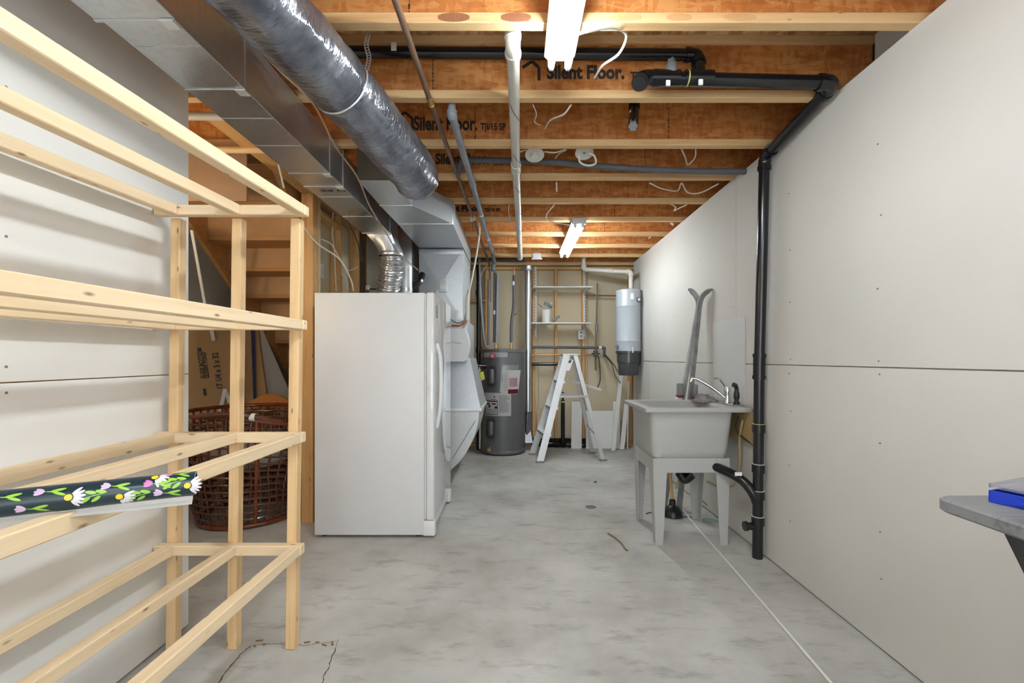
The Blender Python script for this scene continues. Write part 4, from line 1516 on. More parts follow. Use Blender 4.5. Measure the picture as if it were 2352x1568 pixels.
# copper/white lines seen beyond the left wall edge
for (y, z, mm, lab) in ((2.27, 2.418, 'pvc', 'pale pipe crossing under the joists just beyond the left wall edge'), (2.60, 2.40, 'pine_worn', 'long pale batten under the joists beyond the left wall edge')):
    bm = BM()
    tube(bm, [(-2.5, y, z), (-1.28, y + .03, z)], 0.02, 12)
    o = tag(finish('pale_pipe' if mm == 'pvc' else 'batten', bm, mm, None, loc=(-1.9, y, z)), lab, 'pipe' if mm == 'pvc' else 'batten')

# ================================================================== BACK WALL ITEMS
# water heater
wh = thing('water_heater', 'dark grey cylindrical water heater with paper labels near the back wall', 'water heater', (-0.168, 5.85, 0))
WC = Vector((-0.168, 5.85, 0))
WR = 0.288
bm = BM()
lathe(bm, [(0, 0.015), (WR - .01, 0.015), (WR + .004, 0.02), (WR + .004, 0.05), (WR, 0.055), (WR, 1.268), (WR + .004, 1.272), (WR + .004, 1.305), (WR - .004, 1.315), (0, 1.318)], WC, 64)
finish('tank', bm, 'heater', wh)
bm = BM()
lathe(bm, [(WR - .02, 0.0), (WR - .02, 0.02), (0, 0.02)], WC, 40)
finish('base_ring', bm, 'black', wh)
def patch(name, px0, px1, py0, py1, m, dr=0.002, parent=None, label=None, Yf=5.575, skew=0.0):
    """a curved label on the tank, given where its edges stand seen from the front"""
    bm = BM()
    z0_, z1_ = CAMZ + (822 - py1) * Yf / F, CAMZ + (822 - py0) * Yf / F
    rows = []
    for i in range(9):
        t = i / 8
        px = px0 + (px1 - px0) * t
        colv = []
        for z, sk in ((z0_, 0), (z1_, skew)):
            # ray / cylinder
            dx = (px + sk - 1185) / F
            rr = WR + dr
            A_ = dx * dx + 1
            Bq = -2 * (dx * WC.x + WC.y)
            Cq = WC.x ** 2 + WC.y ** 2 - rr * rr
            disc = max(0.0, Bq * Bq - 4 * A_ * Cq)
            y = (-Bq - math.sqrt(disc)) / (2 * A_)
            colv.append(bm.verts.new((dx * y, y, z)))
        rows.append(colv)
    for a, b in zip(rows, rows[1:]):
        bm.faces.new((a[0], b[0], b[1], a[1]))
    bmesh.ops.solidify(bm, geom=bm.faces[:], thickness=0.0015)
    return finish(name, bm, m, parent or wh, label)
patch('name_band', 1106, 1166, 809, 820, 'heater_light', label='pale grey name band')
c = at(1131, 817, 5.562)
bm = BM()
lathe(bm, [(0, -.012), (0.034, -.010), (0.038, 0)], (c.x, c.y, c.z), 28, 'y')
bd = finish('round_badge', bm, 'red', wh, label='dark red round badge')
text('R', 0.042, 'heater_light', bd, (c.x - 0.012, c.y - 0.0125, c.z - 0.014), FACE, name='badge_letter')
l1 = patch('paper_label', 1151, 1190, 850, 905, 'paper', 0.003, skew=6, label='white and pink energy label')
patch('printed_panel', 1170, 1188, 868, 888, 'pink', 0.0042, parent=l1)
patch('printed_panel', 1167, 1190, 894, 904, 'red', 0.0044, parent=l1)
for y in (855, 860, 865, 871, 877, 883, 889, 895):
    patch('text_line', 1158, 1168, y, y + 1.2, 'pink', 0.0046, parent=l1)
patch('clear_pouch', 1148, 1186, 838, 900, 'galv_blue', 0.001, skew=6, label='clear plastic pouch behind the label')
l2 = patch('paper_label', 1114, 1174, 902, 955, 'paper', 0.0025, label='white instruction label with red bar and black drawings')
patch('red_bar', 1115, 1143, 920, 922.5, 'red', 0.0036, parent=l2)
for (a, b, c_, d) in ((1115, 1116, 922, 952), (1142, 1143, 922, 952), (1115, 1143, 951, 952.5)):
    patch('frame_line', a, b, c_, d, 'print', 0.0036, parent=l2)
for (a, b, c_, d) in ((1117, 1125, 926, 929), (1122, 1126, 930, 936), (1130, 1139, 926, 929), (1136, 1142, 933, 938), (1134, 1137, 910, 913), (1127, 1140, 917, 918)):
    patch('printed_drawing', a, b, c_, d, 'print', 0.0036, parent=l2)
for i in range(14):
    y = 908 + i * 2.9
    patch('text_line', 1146, 1146 + random.choice([24, 22, 25, 18]), y, y + .8, 'greyplastic', 0.0034, parent=l2)
for i in range(4):
    patch('text_line', 1118, 1140, 940 + i * 2.8, 940.8 + i * 2.8, 'greyplastic', 0.0034, parent=l2)
for (ya_, yb_, n_) in ((840, 888, 0), (961, 1007, 1)):
    cpt = patch('access_cover', 1118 - 2 * n_, 1140 - 3 * n_, ya_, yb_, 'heater', 0.012)
    bm = BM()
    c = at(1130 - 2.5 * n_, (ya_ + yb_) / 2, 5.545)
    box(bm, c.x - .034, c.x + .034, c.y - .016, c.y + .02, c.z - .095, c.z + .095, .03, 4)
    finish('cover_bulge', bm, 'heater', cpt)
bm = BM()
c = at(1124, 1029, 5.60)
tube(bm, [c + Vector((0.01, .05, .01)), c + Vector((-.0, -.04, -.005))], 0.016, 14)
tube(bm, [c + Vector((0, -.03, -.005)), c + Vector((0, -.045, -.012))], 0.024, 14)
finish('drain_valve', bm, 'brass', wh)
bm = BM()
c = at(1115, 841, 5.66)
tube(bm, [c + Vector((.06, .03, 0)), c + Vector((-.09, -.02, 0))], 0.032, 18)
finish('relief_valve', bm, 'abs', wh)
bm = BM()
a_ = at(1106, 869, 5.60)
tube(bm, [at(1102, 843, 5.62), at(1101, 852, 5.6), at(1105, 858, 5.6)], 0.006, 6)
hull8(bm, [at(1102, 857, 5.60), at(1110, 852, 5.60), at(1110, 852, 5.61), at(1102, 857, 5.61), at(1107, 874, 5.60), at(1114, 870, 5.60), at(1114, 870, 5.61), at(1107, 874, 5.61)])
finish('yellow_tag', bm, 'yellow', wh, label='bright yellow tag')
bm = BM()
tube(bm, [at(1104, 845, 5.72), at(1102, 1030, 5.72)], 0.011, 10)
finish('discharge_tube', bm, 'pvc', wh)
for x, nm in ((1139, 'cold'), (1174, 'hot')):
    bm = BM()
    c = at(x, 795, 5.85)
    cyl(bm, (c.x, 5.85, 1.315), 0.018, 0.05, 'z', 14)
    cyl(bm, (c.x, 5.85, 1.36), 0.013, 0.03, 'z', 14)
    finish('nipple', bm, 'brass', wh)

# supply lines above the heater
def fpipe(label, pts, r=0.022, m='foam', name='foam_pipe', cat='pipe', strap=None):
    t = thing(name, label, cat, pts[-1])
    bm = BM()
    tube(bm, pts if len(pts) < 3 else smooth_path(pts, 5), r, 14)
    finish('sleeve', bm, m, t)
    if strap:
        bm = BM()
        a = Vector(pts[0]).lerp(Vector(pts[-1]), strap)
        cyl(bm, a, r * 1.08, 0.05, 'z', 14)
        finish('tape', bm, 'paper', t)
    return t
YP = 5.87
fpipe('black foam pipe rising from heater top, leftmost of the close pair', [at(1137, 626, YP), at(1136, 786, YP)], 0.020, 'foam', strap=.6)
fpipe('grey foam pipe rising beside its black twin above heater', [at(1143, 633, YP - .03), at(1140, 786, YP - .02)], 0.018, 'foam_light')
fpipe('dark foam pipe rising from right side of heater top, with small brass tap', [at(1181, 632, YP), at(1180, 700, YP), at(1175, 740, YP), at(1174, 786, YP)], 0.020, 'foam', strap=.15)
fpipe('grey foam pipe standing left of heater top', [at(1123, 642, 6.05), at(1122, 798, 6.05)], 0.018, 'foam_light')
bm = BM()
tube(bm, [at(1181, 612, YP), at(1181, 634, YP)], 0.006, 8)
o = tag(finish('copper_riser', bm, 'copper', None, loc=at(1181, 634, YP)), 'thin copper riser above the right foam pipe', 'pipe')
bm = BM()
tube(bm, [at(1176, 722, YP), at(1187, 722, YP - .04)], 0.007, 8)
tube(bm, [at(1187, 718, YP - .04), at(1187, 725, YP - .04)], 0.009, 8)
o = tag(finish('small_tap', bm, 'brass', None, loc=at(1180, 722, YP)), 'tiny brass tap on the right foam pipe over heater', 'valve')
fpipe('thick grey foam pipe bend hanging from ceiling above heater', [at(1128, 560, 5.5), at(1133, 596, 5.8), at(1134, 606, 5.86), at(1134, 622, 5.86)], 0.030, 'foam_light')
fpipe('horizontal dark pipe running along the top plate above heater', [at(1080, 598, 6.08), at(1205, 598, 6.08)], 0.024, 'foam')
st_ = thing('soil_stack', 'tall black drain stack between furnace and water heater', 'pipe', at(1098, 1040, 5.95))
bm = BM()
tube(bm, [(-0.49, 5.98, 0.0), (-0.49, 5.98, 2.42)], 0.030, 20)
finish('pipe', bm, 'abs', st_)
for z in (1.27, 2.02, 0.3):
    bm = BM()
    cyl(bm, (-0.49, 5.98, z), 0.038, 0.07, 'z', 20)
    finish('coupling', bm, 'abs', st_)
cable([at(1101, 594, 5.75), at(1103, 660, 5.72), at(1107, 730, 5.72), at(1113, 785, 5.75), at(1118, 796, 5.78), at(1128, 793, 5.8)], 0.013, 'foam_light', 'light grey flexible conduit curving down onto the water heater', 'hose', 'flexible_conduit')
cable([at(1120, 607, 6.0), at(1108, 625, 6.0), at(1100, 650, 5.95)], 0.006, 'cable', 'short white cable over the black stack')

# galvanised vent pipe
vt = thing('galvanised_flue', 'shiny galvanised vertical flue pipe between water heater and shelves', 'pipe', at(1213, 1000, 6.0))
XV = (1213 - 1185) * 5.98 / F
bm = BM()
tube(bm, [(XV, 5.98, 2.40), (XV, 5.98, 0.50)], 0.050, 24)
finish('pipe', bm, 'flue', vt)
for z in (2.39,):
    bm = BM()
    lathe(bm, [(0.052, z - .05), (0.066, z - 0.03), (0.066, z + .02), (0.02, z + .035), (0, z + .036)], (XV, 5.98, 0), 24)
    finish('top_elbow', bm, 'galv', vt)
bm = BM()
tube(bm, [(XV, 5.98, 0.52), (XV - .005, 5.98, 0.35), (XV - .01, 5.98, 0.20)], 0.048, 20, rf=lambda i, a: 0.046 + 0.004 * math.sin(a * 5))
finish('flex_end', bm, 'sleeve', vt)
bm = BM()
hull8(bm, [(XV - .09, 5.9, 0.10), (XV + .06, 5.9, 0.10), (XV + .06, 6.1, 0.10), (XV - .09, 6.1, 0.10), (XV - .03, 5.95, 0.25), (XV + .03, 5.95, 0.25), (XV + .03, 6.02, 0.25), (XV - .03, 6.02, 0.25)])
finish('floor_boot', bm, 'galv_blue', vt)
bx('boot_foot', XV - .06, XV + .04, 5.93, 6.07, 0.0, 0.10, 'brownboard', vt)

# wall shelves on slotted standards
for x, lab in ((1230, 'white slotted shelf standard, left of the pair on the back wall'), (1342, 'white slotted shelf standard, right of the pair on the back wall')):
    t = thing('shelf_standard', lab, 'shelf track', at(x, 800, 6.17))
    c = at(x, 0, 6.17).x
    bm = BM()
    box(bm, c - .012, c + .012, 6.160, 6.178, at(0, 776, 6.17).z, at(0, 612, 6.17).z, .002, 1)
    finish('track', bm, 'whiteboard', t)
    bm = BM()
    z = at(0, 774, 6.17).z
    while z < at(0, 614, 6.17).z:
        box(bm, c - .004, c + .004, 6.157, 6.161, z, z + .012)
        z += .04
    s = finish('slots', bm, 'seam', t)
    s['kind'] = 'stuff'
for (xa, xb, y, lab) in ((1226, 1361, 657, 'white wall shelf, empty, upper of two'), (1221, 1358, 740, 'white wall shelf holding the white cup, lower of two')):
    Yf = 5.93
    a, b = at(xa, y, Yf), at(xb, y, Yf)
    t = thing('wall_shelf', lab, 'shelf', (0.5, 6.05, a.z))
    bx('board', a.x, b.x, Yf, 6.155, a.z - .016, a.z, 'whiteboard', t, bev=0.003)
    for x in (1230, 1342):
        c = at(x, 0, 6.17).x
        bm = BM()
        prism(bm, [(6.158, a.z - .017), (Yf + .03, a.z - .017), (Yf + .03, a.z - .028), (6.158, a.z - .075)], c - .004, c + .004, 'x')
        finish('bracket', bm, 'whiteboard', t)
zs = at(0, 740, 5.93).z
cu = thing('white_cup', 'white plastic jug holding dark utensils on the lower wall shelf', 'cup', (at(1252, 0, 6.0).x, 6.02, zs))
bm = BM()
lathe(bm, [(0, .002), (0.050, 0.0), (0.068, 0.17), (0.064, 0.17), (0.047, 0.008), (0, .008)], (at(1254, 0, 6.02).x, 6.02, zs), 24)
finish('jug', bm, 'whiteboard', cu)
for (xa, ya_, xb, yb_, rr) in ((1246, 705, 1236, 697, .006), (1258, 706, 1250, 698, .02), (1268, 704, 1250, 697, .026), (1266, 700, 1264, 693, .02)):
    bm = BM()
    tube(bm, [at(xa, ya_, 6.0), at(xb, yb_, 5.98)], rr, 10)
    finish('utensil', bm, 'greyplastic' if rr != .02 else 'heater_light', cu)
bm = BM()
tube(bm, [at(1268, 737, 6.0) , at(1276, 732, 5.99), at(1286, 725, 5.98)], [0.022, 0.018, 0.012], 12)
o = tag(finish('hose_nozzle', bm, 'greyplastic', None, loc=at(1272, 737, 6.0)), 'dark grey angled hose nozzle lying beside the white jug', 'nozzle')

# horizontal pipes across the studs
def hp(label, pts, r, m, name):
    t = thing(name, label, 'pipe', pts[0])
    pipe_run(t, pts, r, m, d=0.03, n=14)
    return t
h1 = hp('dark foam pipe running right below the lower shelf and ending in an elbow', [at(1220, 797, 6.12), at(1388, 798, 6.12), at(1388, 820, 6.12)], 0.018, 'foam', 'foam_pipe')
bm = BM()
cyl(bm, at(1375, 798, 6.12), 0.020, 0.04, 'x', 14)
finish('tape', bm, 'paper', h1)
fpipe('thin copper pipe crossing the studs below the dark foam pipe', [at(1220, 815, 6.13), at(1360, 815, 6.13)], 0.008, 'copper', 'copper_pipe')
fpipe('short black pipe crossing studs behind the ladder top', [at(1216, 836, 6.12), at(1290, 836, 6.12)], 0.022, 'abs', 'drain_pipe')
fpipe('thin brown pipe crossing right of upper shelf to the vacuum', [at(1345, 678, 6.15), at(1418, 679, 6.15)], 0.010, 'iron', 'iron_pipe')
fpipe('thin vertical brown pipe right of the shelves', [at(1372, 650, 6.12), at(1370, 745, 6.12), at(1368, 850, 6.12)], 0.010, 'iron', 'iron_pipe')
bm = BM()
tube(bm, [at(1370, 745, 6.12), at(1370, 765, 6.12)], 0.019, 12)
o = tag(finish('pipe_sleeve', bm, 'greyplastic', None, loc=at(1370, 765, 6.12)), 'grey sleeve midway on the thin vertical brown pipe', 'pipe')
bm = BM()
for k in range(6):
    a = PI * k / 3
    c = at(1368, 812, 6.06)
    tube(bm, [c, c + Vector((math.cos(a) * .05, 0, math.sin(a) * .045))], 0.012, 6)
tube(bm, [at(1368, 812, 6.03), at(1368, 812, 6.11)], 0.035, 16)
o = tag(finish('valve_handle', bm, 'black', None, loc=at(1368, 812, 6.1)), 'black round valve knob beside the foam pipe elbow', 'valve')
ob = thing('outlet_box', 'grey metal outlet box on stud under the lower shelf', 'outlet', at(1334, 768, 6.13))
c = at(1334, 768, 6.15)
bx('box', c.x - .04, c.x + .04, c.y - .03, c.y + .03, c.z - .065, c.z + .065, 'heater_light', ob, bev=.005)
bx('cover', c.x - .03, c.x + .03, c.y - .036, c.y - .03, c.z - .05, c.z + .05, 'pvc', ob, bev=.003)
for dz in (-.022, .022):
    bx('socket', c.x - .014, c.x + .014, c.y - .04, c.y - .036, c.z + dz - .012, c.z + dz + .012, 'greyplastic', ob, bev=.002)
cable([at(1375, 818, 6.05), at(1378, 850, 6.05), at(1378, 875, 6.05), at(1371, 892, 6.05)], 0.007, 'cable_dark', 'dark cord hanging from the valve toward the ladder')
cable([at(1388, 815, 6.03), at(1405, 835, 5.98), at(1412, 860, 5.95), at(1425, 880, 5.9)], 0.006, 'cable_dark', 'dark cord from the pipe elbow down to the leaning trim')
cable([at(1388, 812, 6.03), at(1408, 835, 5.9), at(1420, 855, 5.75)], 0.006, 'cable_dark', 'dark power cord sweeping from elbow to central vacuum')
# stub stack by the ladder
sk = thing('drain_standpipe', 'black standpipe with yellow glue rising from floor behind ladder', 'pipe', at(1293, 1022, 6.1))
xs = at(1293, 0, 6.12).x
bm = BM()
tube(bm, [(xs, 6.12, 0.0), (xs, 6.12, at(0, 918, 6.12).z)], 0.026, 18)
tube(bm, [(xs, 6.12, at(0, 922, 6.12).z), (xs, 6.12, at(0, 900, 6.12).z)], 0.012, 10)
finish('pipe', bm, 'abs', sk)
bm = BM()
cyl(bm, (xs, 6.12, at(0, 924, 6.12).z), 0.030, 0.02, 'z', 18)
finish('glue_ring', bm, 'glue', sk)
# polythene along the bottom plate
bm = BM()
N1 = 60
rows = []
for i in range(N1 + 1):
    x = 0.09 + (1.05 - 0.09) * i / N1
    row = []
    for j in range(6):
        t = j / 5
        y = 6.16 - 0.09 * math.sin(t * PI / 1.6)
        z = 0.10 * (1 - t) + 0.012 * mnoise.noise(Vector((x * 14, t * 5, 0))) + 0.014
        row.append(bm.verts.new((x, y - 0.02 * mnoise.noise(Vector((x * 10, t * 4, 3))), max(0.002, z))))
    rows.append(row)
for a, b in zip(rows, rows[1:]):
    for j in range(5):
        bm.faces.new((a[j], b[j], b[j + 1], a[j + 1]))
bmesh.ops.solidify(bm, geom=bm.faces[:], thickness=0.002)
tag(finish('plastic_sheeting', bm, 'blackfilm', None, loc=(0.5, 6.1, 0)), 'crumpled black plastic sheeting along the foot of the back wall', 'plastic sheet')

# boards leaning at the back
def lean(label, x0, x1, ytop, ybot, m, d=0.012, cat='board', name='white_board', skew=0, Yb=6.02, Yt=6.15):
    bm = BM()
    Yb = min(Yb, CAMZ * F / (ybot - 822)) if ybot > 822 else Yb
    zt_ = at(0, ytop, Yt).z
    xa, xb = at(x0, 0, Yb).x, at(x1, 0, Yb).x
    xc, xd = at(x0 + skew, 0, Yt).x, at(x1 + skew, 0, Yt).x
    hull8(bm, [(xa, Yb, 0.002), (xb, Yb, 0.002), (xb, Yb + d, 0.002), (xa, Yb + d, 0.002), (xc, Yt, zt_), (xd, Yt, zt_), (xd, Yt + d, zt_), (xc, Yt + d, zt_)])
    return tag(finish(name, bm, m, None, loc=((xa + xb) / 2, Yb, 0)), label, cat)
lean('narrow white board with dark groove leaning behind the ladder', 1312, 1336, 922, 1022, 'whiteboard', name='white_board', skew=1)
lean('wide low white board leaning behind the ladder back legs', 1346, 1424, 943, 1022, 'whiteboard')
lean('long white trim board leaning under the central vacuum', 1404, 1413, 862, 1026, 'whiteboard', name='trim_board', skew=18, Yb=5.9, Yt=6.05)
lean('short white trim board left of the tallest leaning one', 1410, 1418, 922, 1020, 'whiteboard', name='trim_board', skew=-2, Yb=6.0, Yt=6.12)
lean('white trim board leaning right of the tallest one', 1424, 1434, 926, 1022, 'whiteboard', name='trim_board', skew=10, Yb=5.98, Yt=6.1)
lean('thin grey trim strip standing nearest the right corner', 1440, 1443, 875, 1022, 'galv_white', name='trim_board', skew=2, Yb=6.02, Yt=6.1, d=.008)

# central vacuum
cv = thing('central_vacuum', 'pale grey central vacuum canister with dark bucket hung in the right corner', 'vacuum', (1.385, 5.55, 1.0))
VC = Vector((1.372, 5.55, 0))
zt_, zm, zb_ = 2.032, 1.285, 0.99
r_ = 0.148
bm = BM()
lathe(bm, [(0, zt_ + .002), (r_ - .03, zt_), (r_ - .003, zt_ - .012), (r_, zt_ - .03), (r_, zt_ - .20), (r_ + .005, zt_ - .21), (r_, zt_ - .22), (r_, zm + .13), (r_ + .006, zm + .12), (r_, zm + .10), (r_ + .001, zm), (0, zm)], VC, 48)
finish('motor_canister', bm, 'vac', cv)
bm = BM()
lathe(bm, [(0, zm - .002), (r_ + .006, zm - .002), (r_ + .006, zm - .025), (r_ - .008, zm - .03), (r_ - .012, zm - .14), (r_ - .020, zm - .145), (r_ - .026, zb_ + .02), (r_ - .04, zb_), (0, zb_)], VC, 48)
finish('dirt_bucket', bm, 'bucket', cv, label='dark translucent dirt bucket')
c = at(1466, 688, 5.43)
bm = BM()
tube(bm, [c + Vector((0, .05, 0)), c + Vector((.004, -.012, 0))], 0.028, 20)
finish('exhaust_port', bm, 'black', cv)
bm = BM()
tube(bm, [c + Vector((.004, -.012, 0)), c + Vector((.005, -.02, 0))], 0.019, 20)
finish('port_ring', bm, 'heater_light', cv)
bx('paper_label', at(1448, 0, 5.4).x, at(1456, 0, 5.4).x, 5.398, 5.41, at(0, 687, 5.4).z, at(0, 673, 5.4).z, 'paper', cv)
bx('wall_bracket', 1.515, 1.53, 5.50, 5.62, 1.1, 2.02, 'greyplastic', cv)
bm = BM()
tube(bm, [at(1418, 795, 5.5), at(1414, 795, 5.46)], 0.02, 12)
finish('side_latch', bm, 'greyplastic', cv)
bx('front_latch', at(1452, 0, 5.395).x, at(1455, 0, 5.395).x, 5.385, 5.41, at(0, 810, 5.39).z, at(0, 796, 5.39).z, 'heater_light', cv, bev=.002)
vq = thing('vacuum_pipe', 'short white pvc vacuum pipe bending from far ceiling down into the canister', 'pipe', (1.1, 5.8, 2.3))
pipe_run(vq, [at(1341, 560, 5.85), at(1341, 618, 5.85), at(1400, 622, 5.7), at(1449, 624, 5.55), at(1449, 666, 5.55)], 0.027, 'pvc', d=0.05, n=18)

# ================================================================== STEPLADDER
ld = thing('stepladder', 'open aluminium stepladder standing before the shelves near the back wall', 'ladder', (0.6, 5.4, 0))
apx = lambda u: Vector((0.60 + u * 0.05, 0, 0))
TL, TR = Vector((0.610, 5.32, 1.235)), Vector((0.605, 5.56, 1.235))      # near and far top corners
FN, FF = Vector((0.275, 5.215, 0)), Vector((0.200, 5.65, 0))
BN, BF = Vector((1.02, 5.31, 0)), Vector((0.965, 5.73, 0))
def chan(name, p0, p1, wd, dp, lab=None):
    """an open C-channel leg"""
    p0, p1 = Vector(p0), Vector(p1)
    x = (p1 - p0).normalized()
    yv = Vector((0, 1, 0))
    s_ = x.cross(yv).normalized()
    bm = BM()
    for (a0, a1, b0, b1) in ((-wd / 2, wd / 2, -0.002, 0.002), (-wd / 2, -wd / 2 + .004, 0, dp), (wd / 2 - .004, wd / 2, 0, dp)):
        q = [s_ * a0 + yv * b0, s_ * a1 + yv * b0, s_ * a1 + yv * b1, s_ * a0 + yv * b1]
        hull8(bm, [p0 + v_ for v_ in q] + [p1 + v_ for v_ in q])
    return finish(name, bm, 'alu', ld, lab)
chan('front_rail', FN, TL + Vector((-.015, 0, 0)), 0.078, 0.022)
chan('front_rail', FF + Vector((0, 0, 0)), TR + Vector((-.015, 0, 0)), 0.078, -0.022)
chan('back_leg', BN, TL + Vector((.085, 0, 0)), 0.045, 0.018)
chan('back_leg', BF, TR + Vector((.085, 0, 0)), 0.045, -0.018)
for p in (FN, FF, BN, BF):
    bm = BM()
    box(bm, p.x - .045, p.x + .045, p.y - .008, p.y + .026, 0.0, 0.02, .004, 1)
    finish('rubber_foot', bm, 'greyplastic', ld)
bm = BM()
box(bm, 0.545, 0.745, 5.315, 5.565, 1.228, 1.25, .006)
finish('top_cap', bm, 'alu', ld)
for z in (0.325, 0.63, 0.935):
    t = z / 1.235
    a = FN.lerp(TL, t)
    b = FF.lerp(TR, t)
    bm = BM()
    hull8(bm, [a + Vector((-.045, 0, -.03)), a + Vector((.045, 0, -.03)), b + Vector((.045, 0, -.03)), b + Vector((-.045, 0, -.03)),
               a + Vector((-.045, 0, 0)), a + Vector((.045, 0, 0)), b + Vector((.045, 0, 0)), b + Vector((-.045, 0, 0))])
    finish('step', bm, 'alu', ld)
def flat(name, p0, p1, wd=0.018, m='alu'):
    return beam(name, p0, p1, 0.004, wd, m, ld, up=(0, 0, 1), bev=0)
flat('spreader', FN.lerp(TL, 0.61) + Vector((0.02, -.01, 0)), BN.lerp(TL + Vector((.085, 0, 0)), 0.61) + Vector((.02, -.01, 0)), .025)
flat('spreader', FF.lerp(TR, 0.61) + Vector((0.02, .01, 0)), BF.lerp(TR + Vector((.085, 0, 0)), 0.61) + Vector((.02, .01, 0)), .025)
flat('back_brace', BN.lerp(TL + Vector((.085, 0, 0)), 0.23), BF.lerp(TR + Vector((.085, 0, 0)), 0.30), .02)
flat('back_brace', BN.lerp(TL + Vector((.085, 0, 0)), 0.55), BF.lerp(TR + Vector((.085, 0, 0)), 0.58), .02)
flat('shelf_arm', at(1308, 872, 5.5), at(1381, 895, 5.35), .028)
for (p, q) in (((1303, 862), (1314, 822)),):
    bm = BM()
    hull8(bm, [at(1298, 851, 5.28), at(1308, 851, 5.28), at(1308, 851, 5.283), at(1298, 851, 5.283), at(1306, 826, 5.28), at(1317, 826, 5.28), at(1317, 826, 5.283), at(1306, 826, 5.283)])
    finish('warning_label', bm, 'paper', ld)
    bm = BM()
    hull8(bm, [at(1305, 833, 5.277), at(1311, 833, 5.277), at(1311, 833, 5.28), at(1305, 833, 5.28), at(1307, 827, 5.277), at(1313, 827, 5.277), at(1313, 827, 5.28), at(1307, 827, 5.28)])
    finish('label_print', bm, 'print', ld)
bm = BM()
a = FF.lerp(TR, .80)
b = FF.lerp(TR, .95)
hull8(bm, [a + Vector((-.025, -.004, 0)), a + Vector((.02, -.004, 0)), a + Vector((.02, -.007, 0)), a + Vector((-.025, -.007, 0)), b + Vector((-.025, -.004, 0)), b + Vector((.02, -.004, 0)), b + Vector((.02, -.007, 0)), b + Vector((-.025, -.007, 0))])
finish('warning_label', bm, 'paper', ld)

# ================================================================== LAUNDRY TUB
tb = thing('laundry_tub', 'grey plastic laundry tub on four tapered legs by the right wall', 'sink', (1.15, 3.15, 0))
tx0, tx1, ty0, ty1, tz = 0.815, 1.495, 2.86, 3.45, 0.885
def rrect(x0, x1, y0, y1, r, n=5):
    out = []
    for cx, cy, a0 in ((x1 - r, y0 + r, -90), (x1 - r, y1 - r, 0), (x0 + r, y1 - r, 90), (x0 + r, y0 + r, 180)):
        for j in range(n + 1):
            a = R(a0 + 90 * j / n)
            out.append((cx + r * math.cos(a), cy + r * math.sin(a)))
    return out
def loft(bm, sections, cap_first=True, cap_last=True):
    rings = [[bm.verts.new((x, y, z)) for x, y in sec] for sec, z in sections]
    n = len(rings[0])
    for a, b in zip(rings, rings[1:]):
        for k in range(n):
            bm.faces.new((a[k], a[(k + 1) % n], b[(k + 1) % n], b[k]))
    if cap_first:
        bm.faces.new(rings[0])
    if cap_last:
        bm.faces.new(rings[-1])
bm = BM()
bx0, bx1, by0, by1 = 0.862, 1.395, 2.90, 3.41
loft(bm, [(rrect(bx0 + .05, bx1 - .05, by0 + .05, by1 - .05, .04), 0.545), (rrect(bx0 + .025, bx1 - .03, by0 + .025, by1 - .02, .05), 0.56), (rrect(bx0 + .018, bx1 - .022, by0 + .018, by1 - .015, .055), 0.60),
          (rrect(bx0, bx1, by0, by1, .045), tz - .03), (rrect(tx0 + .004, tx1 - .004, ty0 + .004, ty1 - .004, .012), tz - .028), (rrect(tx0, tx1, ty0, ty1, .015), tz - .02), (rrect(tx0, tx1, ty0, ty1, .015), tz - .003), (rrect(tx0 + .004, tx1 - .004, ty0 + .004, ty1 - .004, .015), tz),
          (rrect(bx0 + .01, bx1 - .03, by0 + .01, by1 - .01, .045), tz), (rrect(bx0 + .02, bx1 - .04, by0 + .02, by1 - .02, .045), tz - .012), (rrect(bx0 + .04, bx1 - .06, by0 + .04, by1 - .04, .045), 0.60), (rrect(bx0 + .08, bx1 - .1, by0 + .08, by1 - .08, .045), 0.575)])
finish('basin', bm, 'tub', tb, smooth=50)
bm = BM()
fx0, fx1, fy0, fy1 = 0.885, 1.372, 2.925, 3.39
for (a0, a1, b0, b1) in ((fx0, fx1, fy0, fy0 + .012), (fx0, fx1, fy1 - .012, fy1), (fx0, fx0 + .012, fy0, fy1), (fx1 - .012, fx1, fy0, fy1)):
    box(bm, a0, a1, b0, b1, 0.462, 0.556, .002, 1)
finish('apron', bm, 'tub', tb)
for sx, sy in ((0, 0), (1, 0), (0, 1), (1, 1)):
    cx = fx0 if sx == 0 else fx1
    cy = fy0 if sy == 0 else fy1
    dx = 1 if sx == 0 else -1
    dy = 1 if sy == 0 else -1
    bm = BM()
    # angle section leg, two tapering flanges
    def fl_leg(ax):
        t0, b0 = 0.085, 0.048
        th = 0.006
        if ax == 'x':
            P_ = [(cx + dx * .012, cy - dy * .003), (cx + dx * (b0 + .012), cy - dy * .003)]
            T_ = [(cx, cy - dy * .003), (cx + dx * t0, cy - dy * .003)]
            n_v = Vector((0, dy * th, 0))
        else:
            P_ = [(cx + dx * .012, cy), (cx + dx * .012, cy + dy * b0)]
            T_ = [(cx - dx * .003, cy), (cx - dx * .003, cy + dy * t0)]
            n_v = Vector((dx * th, 0, 0))
        a_, b_ = Vector((*P_[0], 0)), Vector((*P_[1], 0))
        c_, d_ = Vector((*T_[0], .47)), Vector((*T_[1], .47))
        e_, f_ = Vector((*T_[0], .555)), Vector((*T_[1], .555))
        hull8(bm, [a_, b_, b_ + n_v, a_ + n_v, c_, d_, d_ + n_v, c_ + n_v])
        hull8(bm, [c_, d_, d_ + n_v, c_ + n_v, e_, f_, f_ + n_v, e_ + n_v])
    fl_leg('x')
    fl_leg('y')
    finish('leg', bm, 'tub', tb)
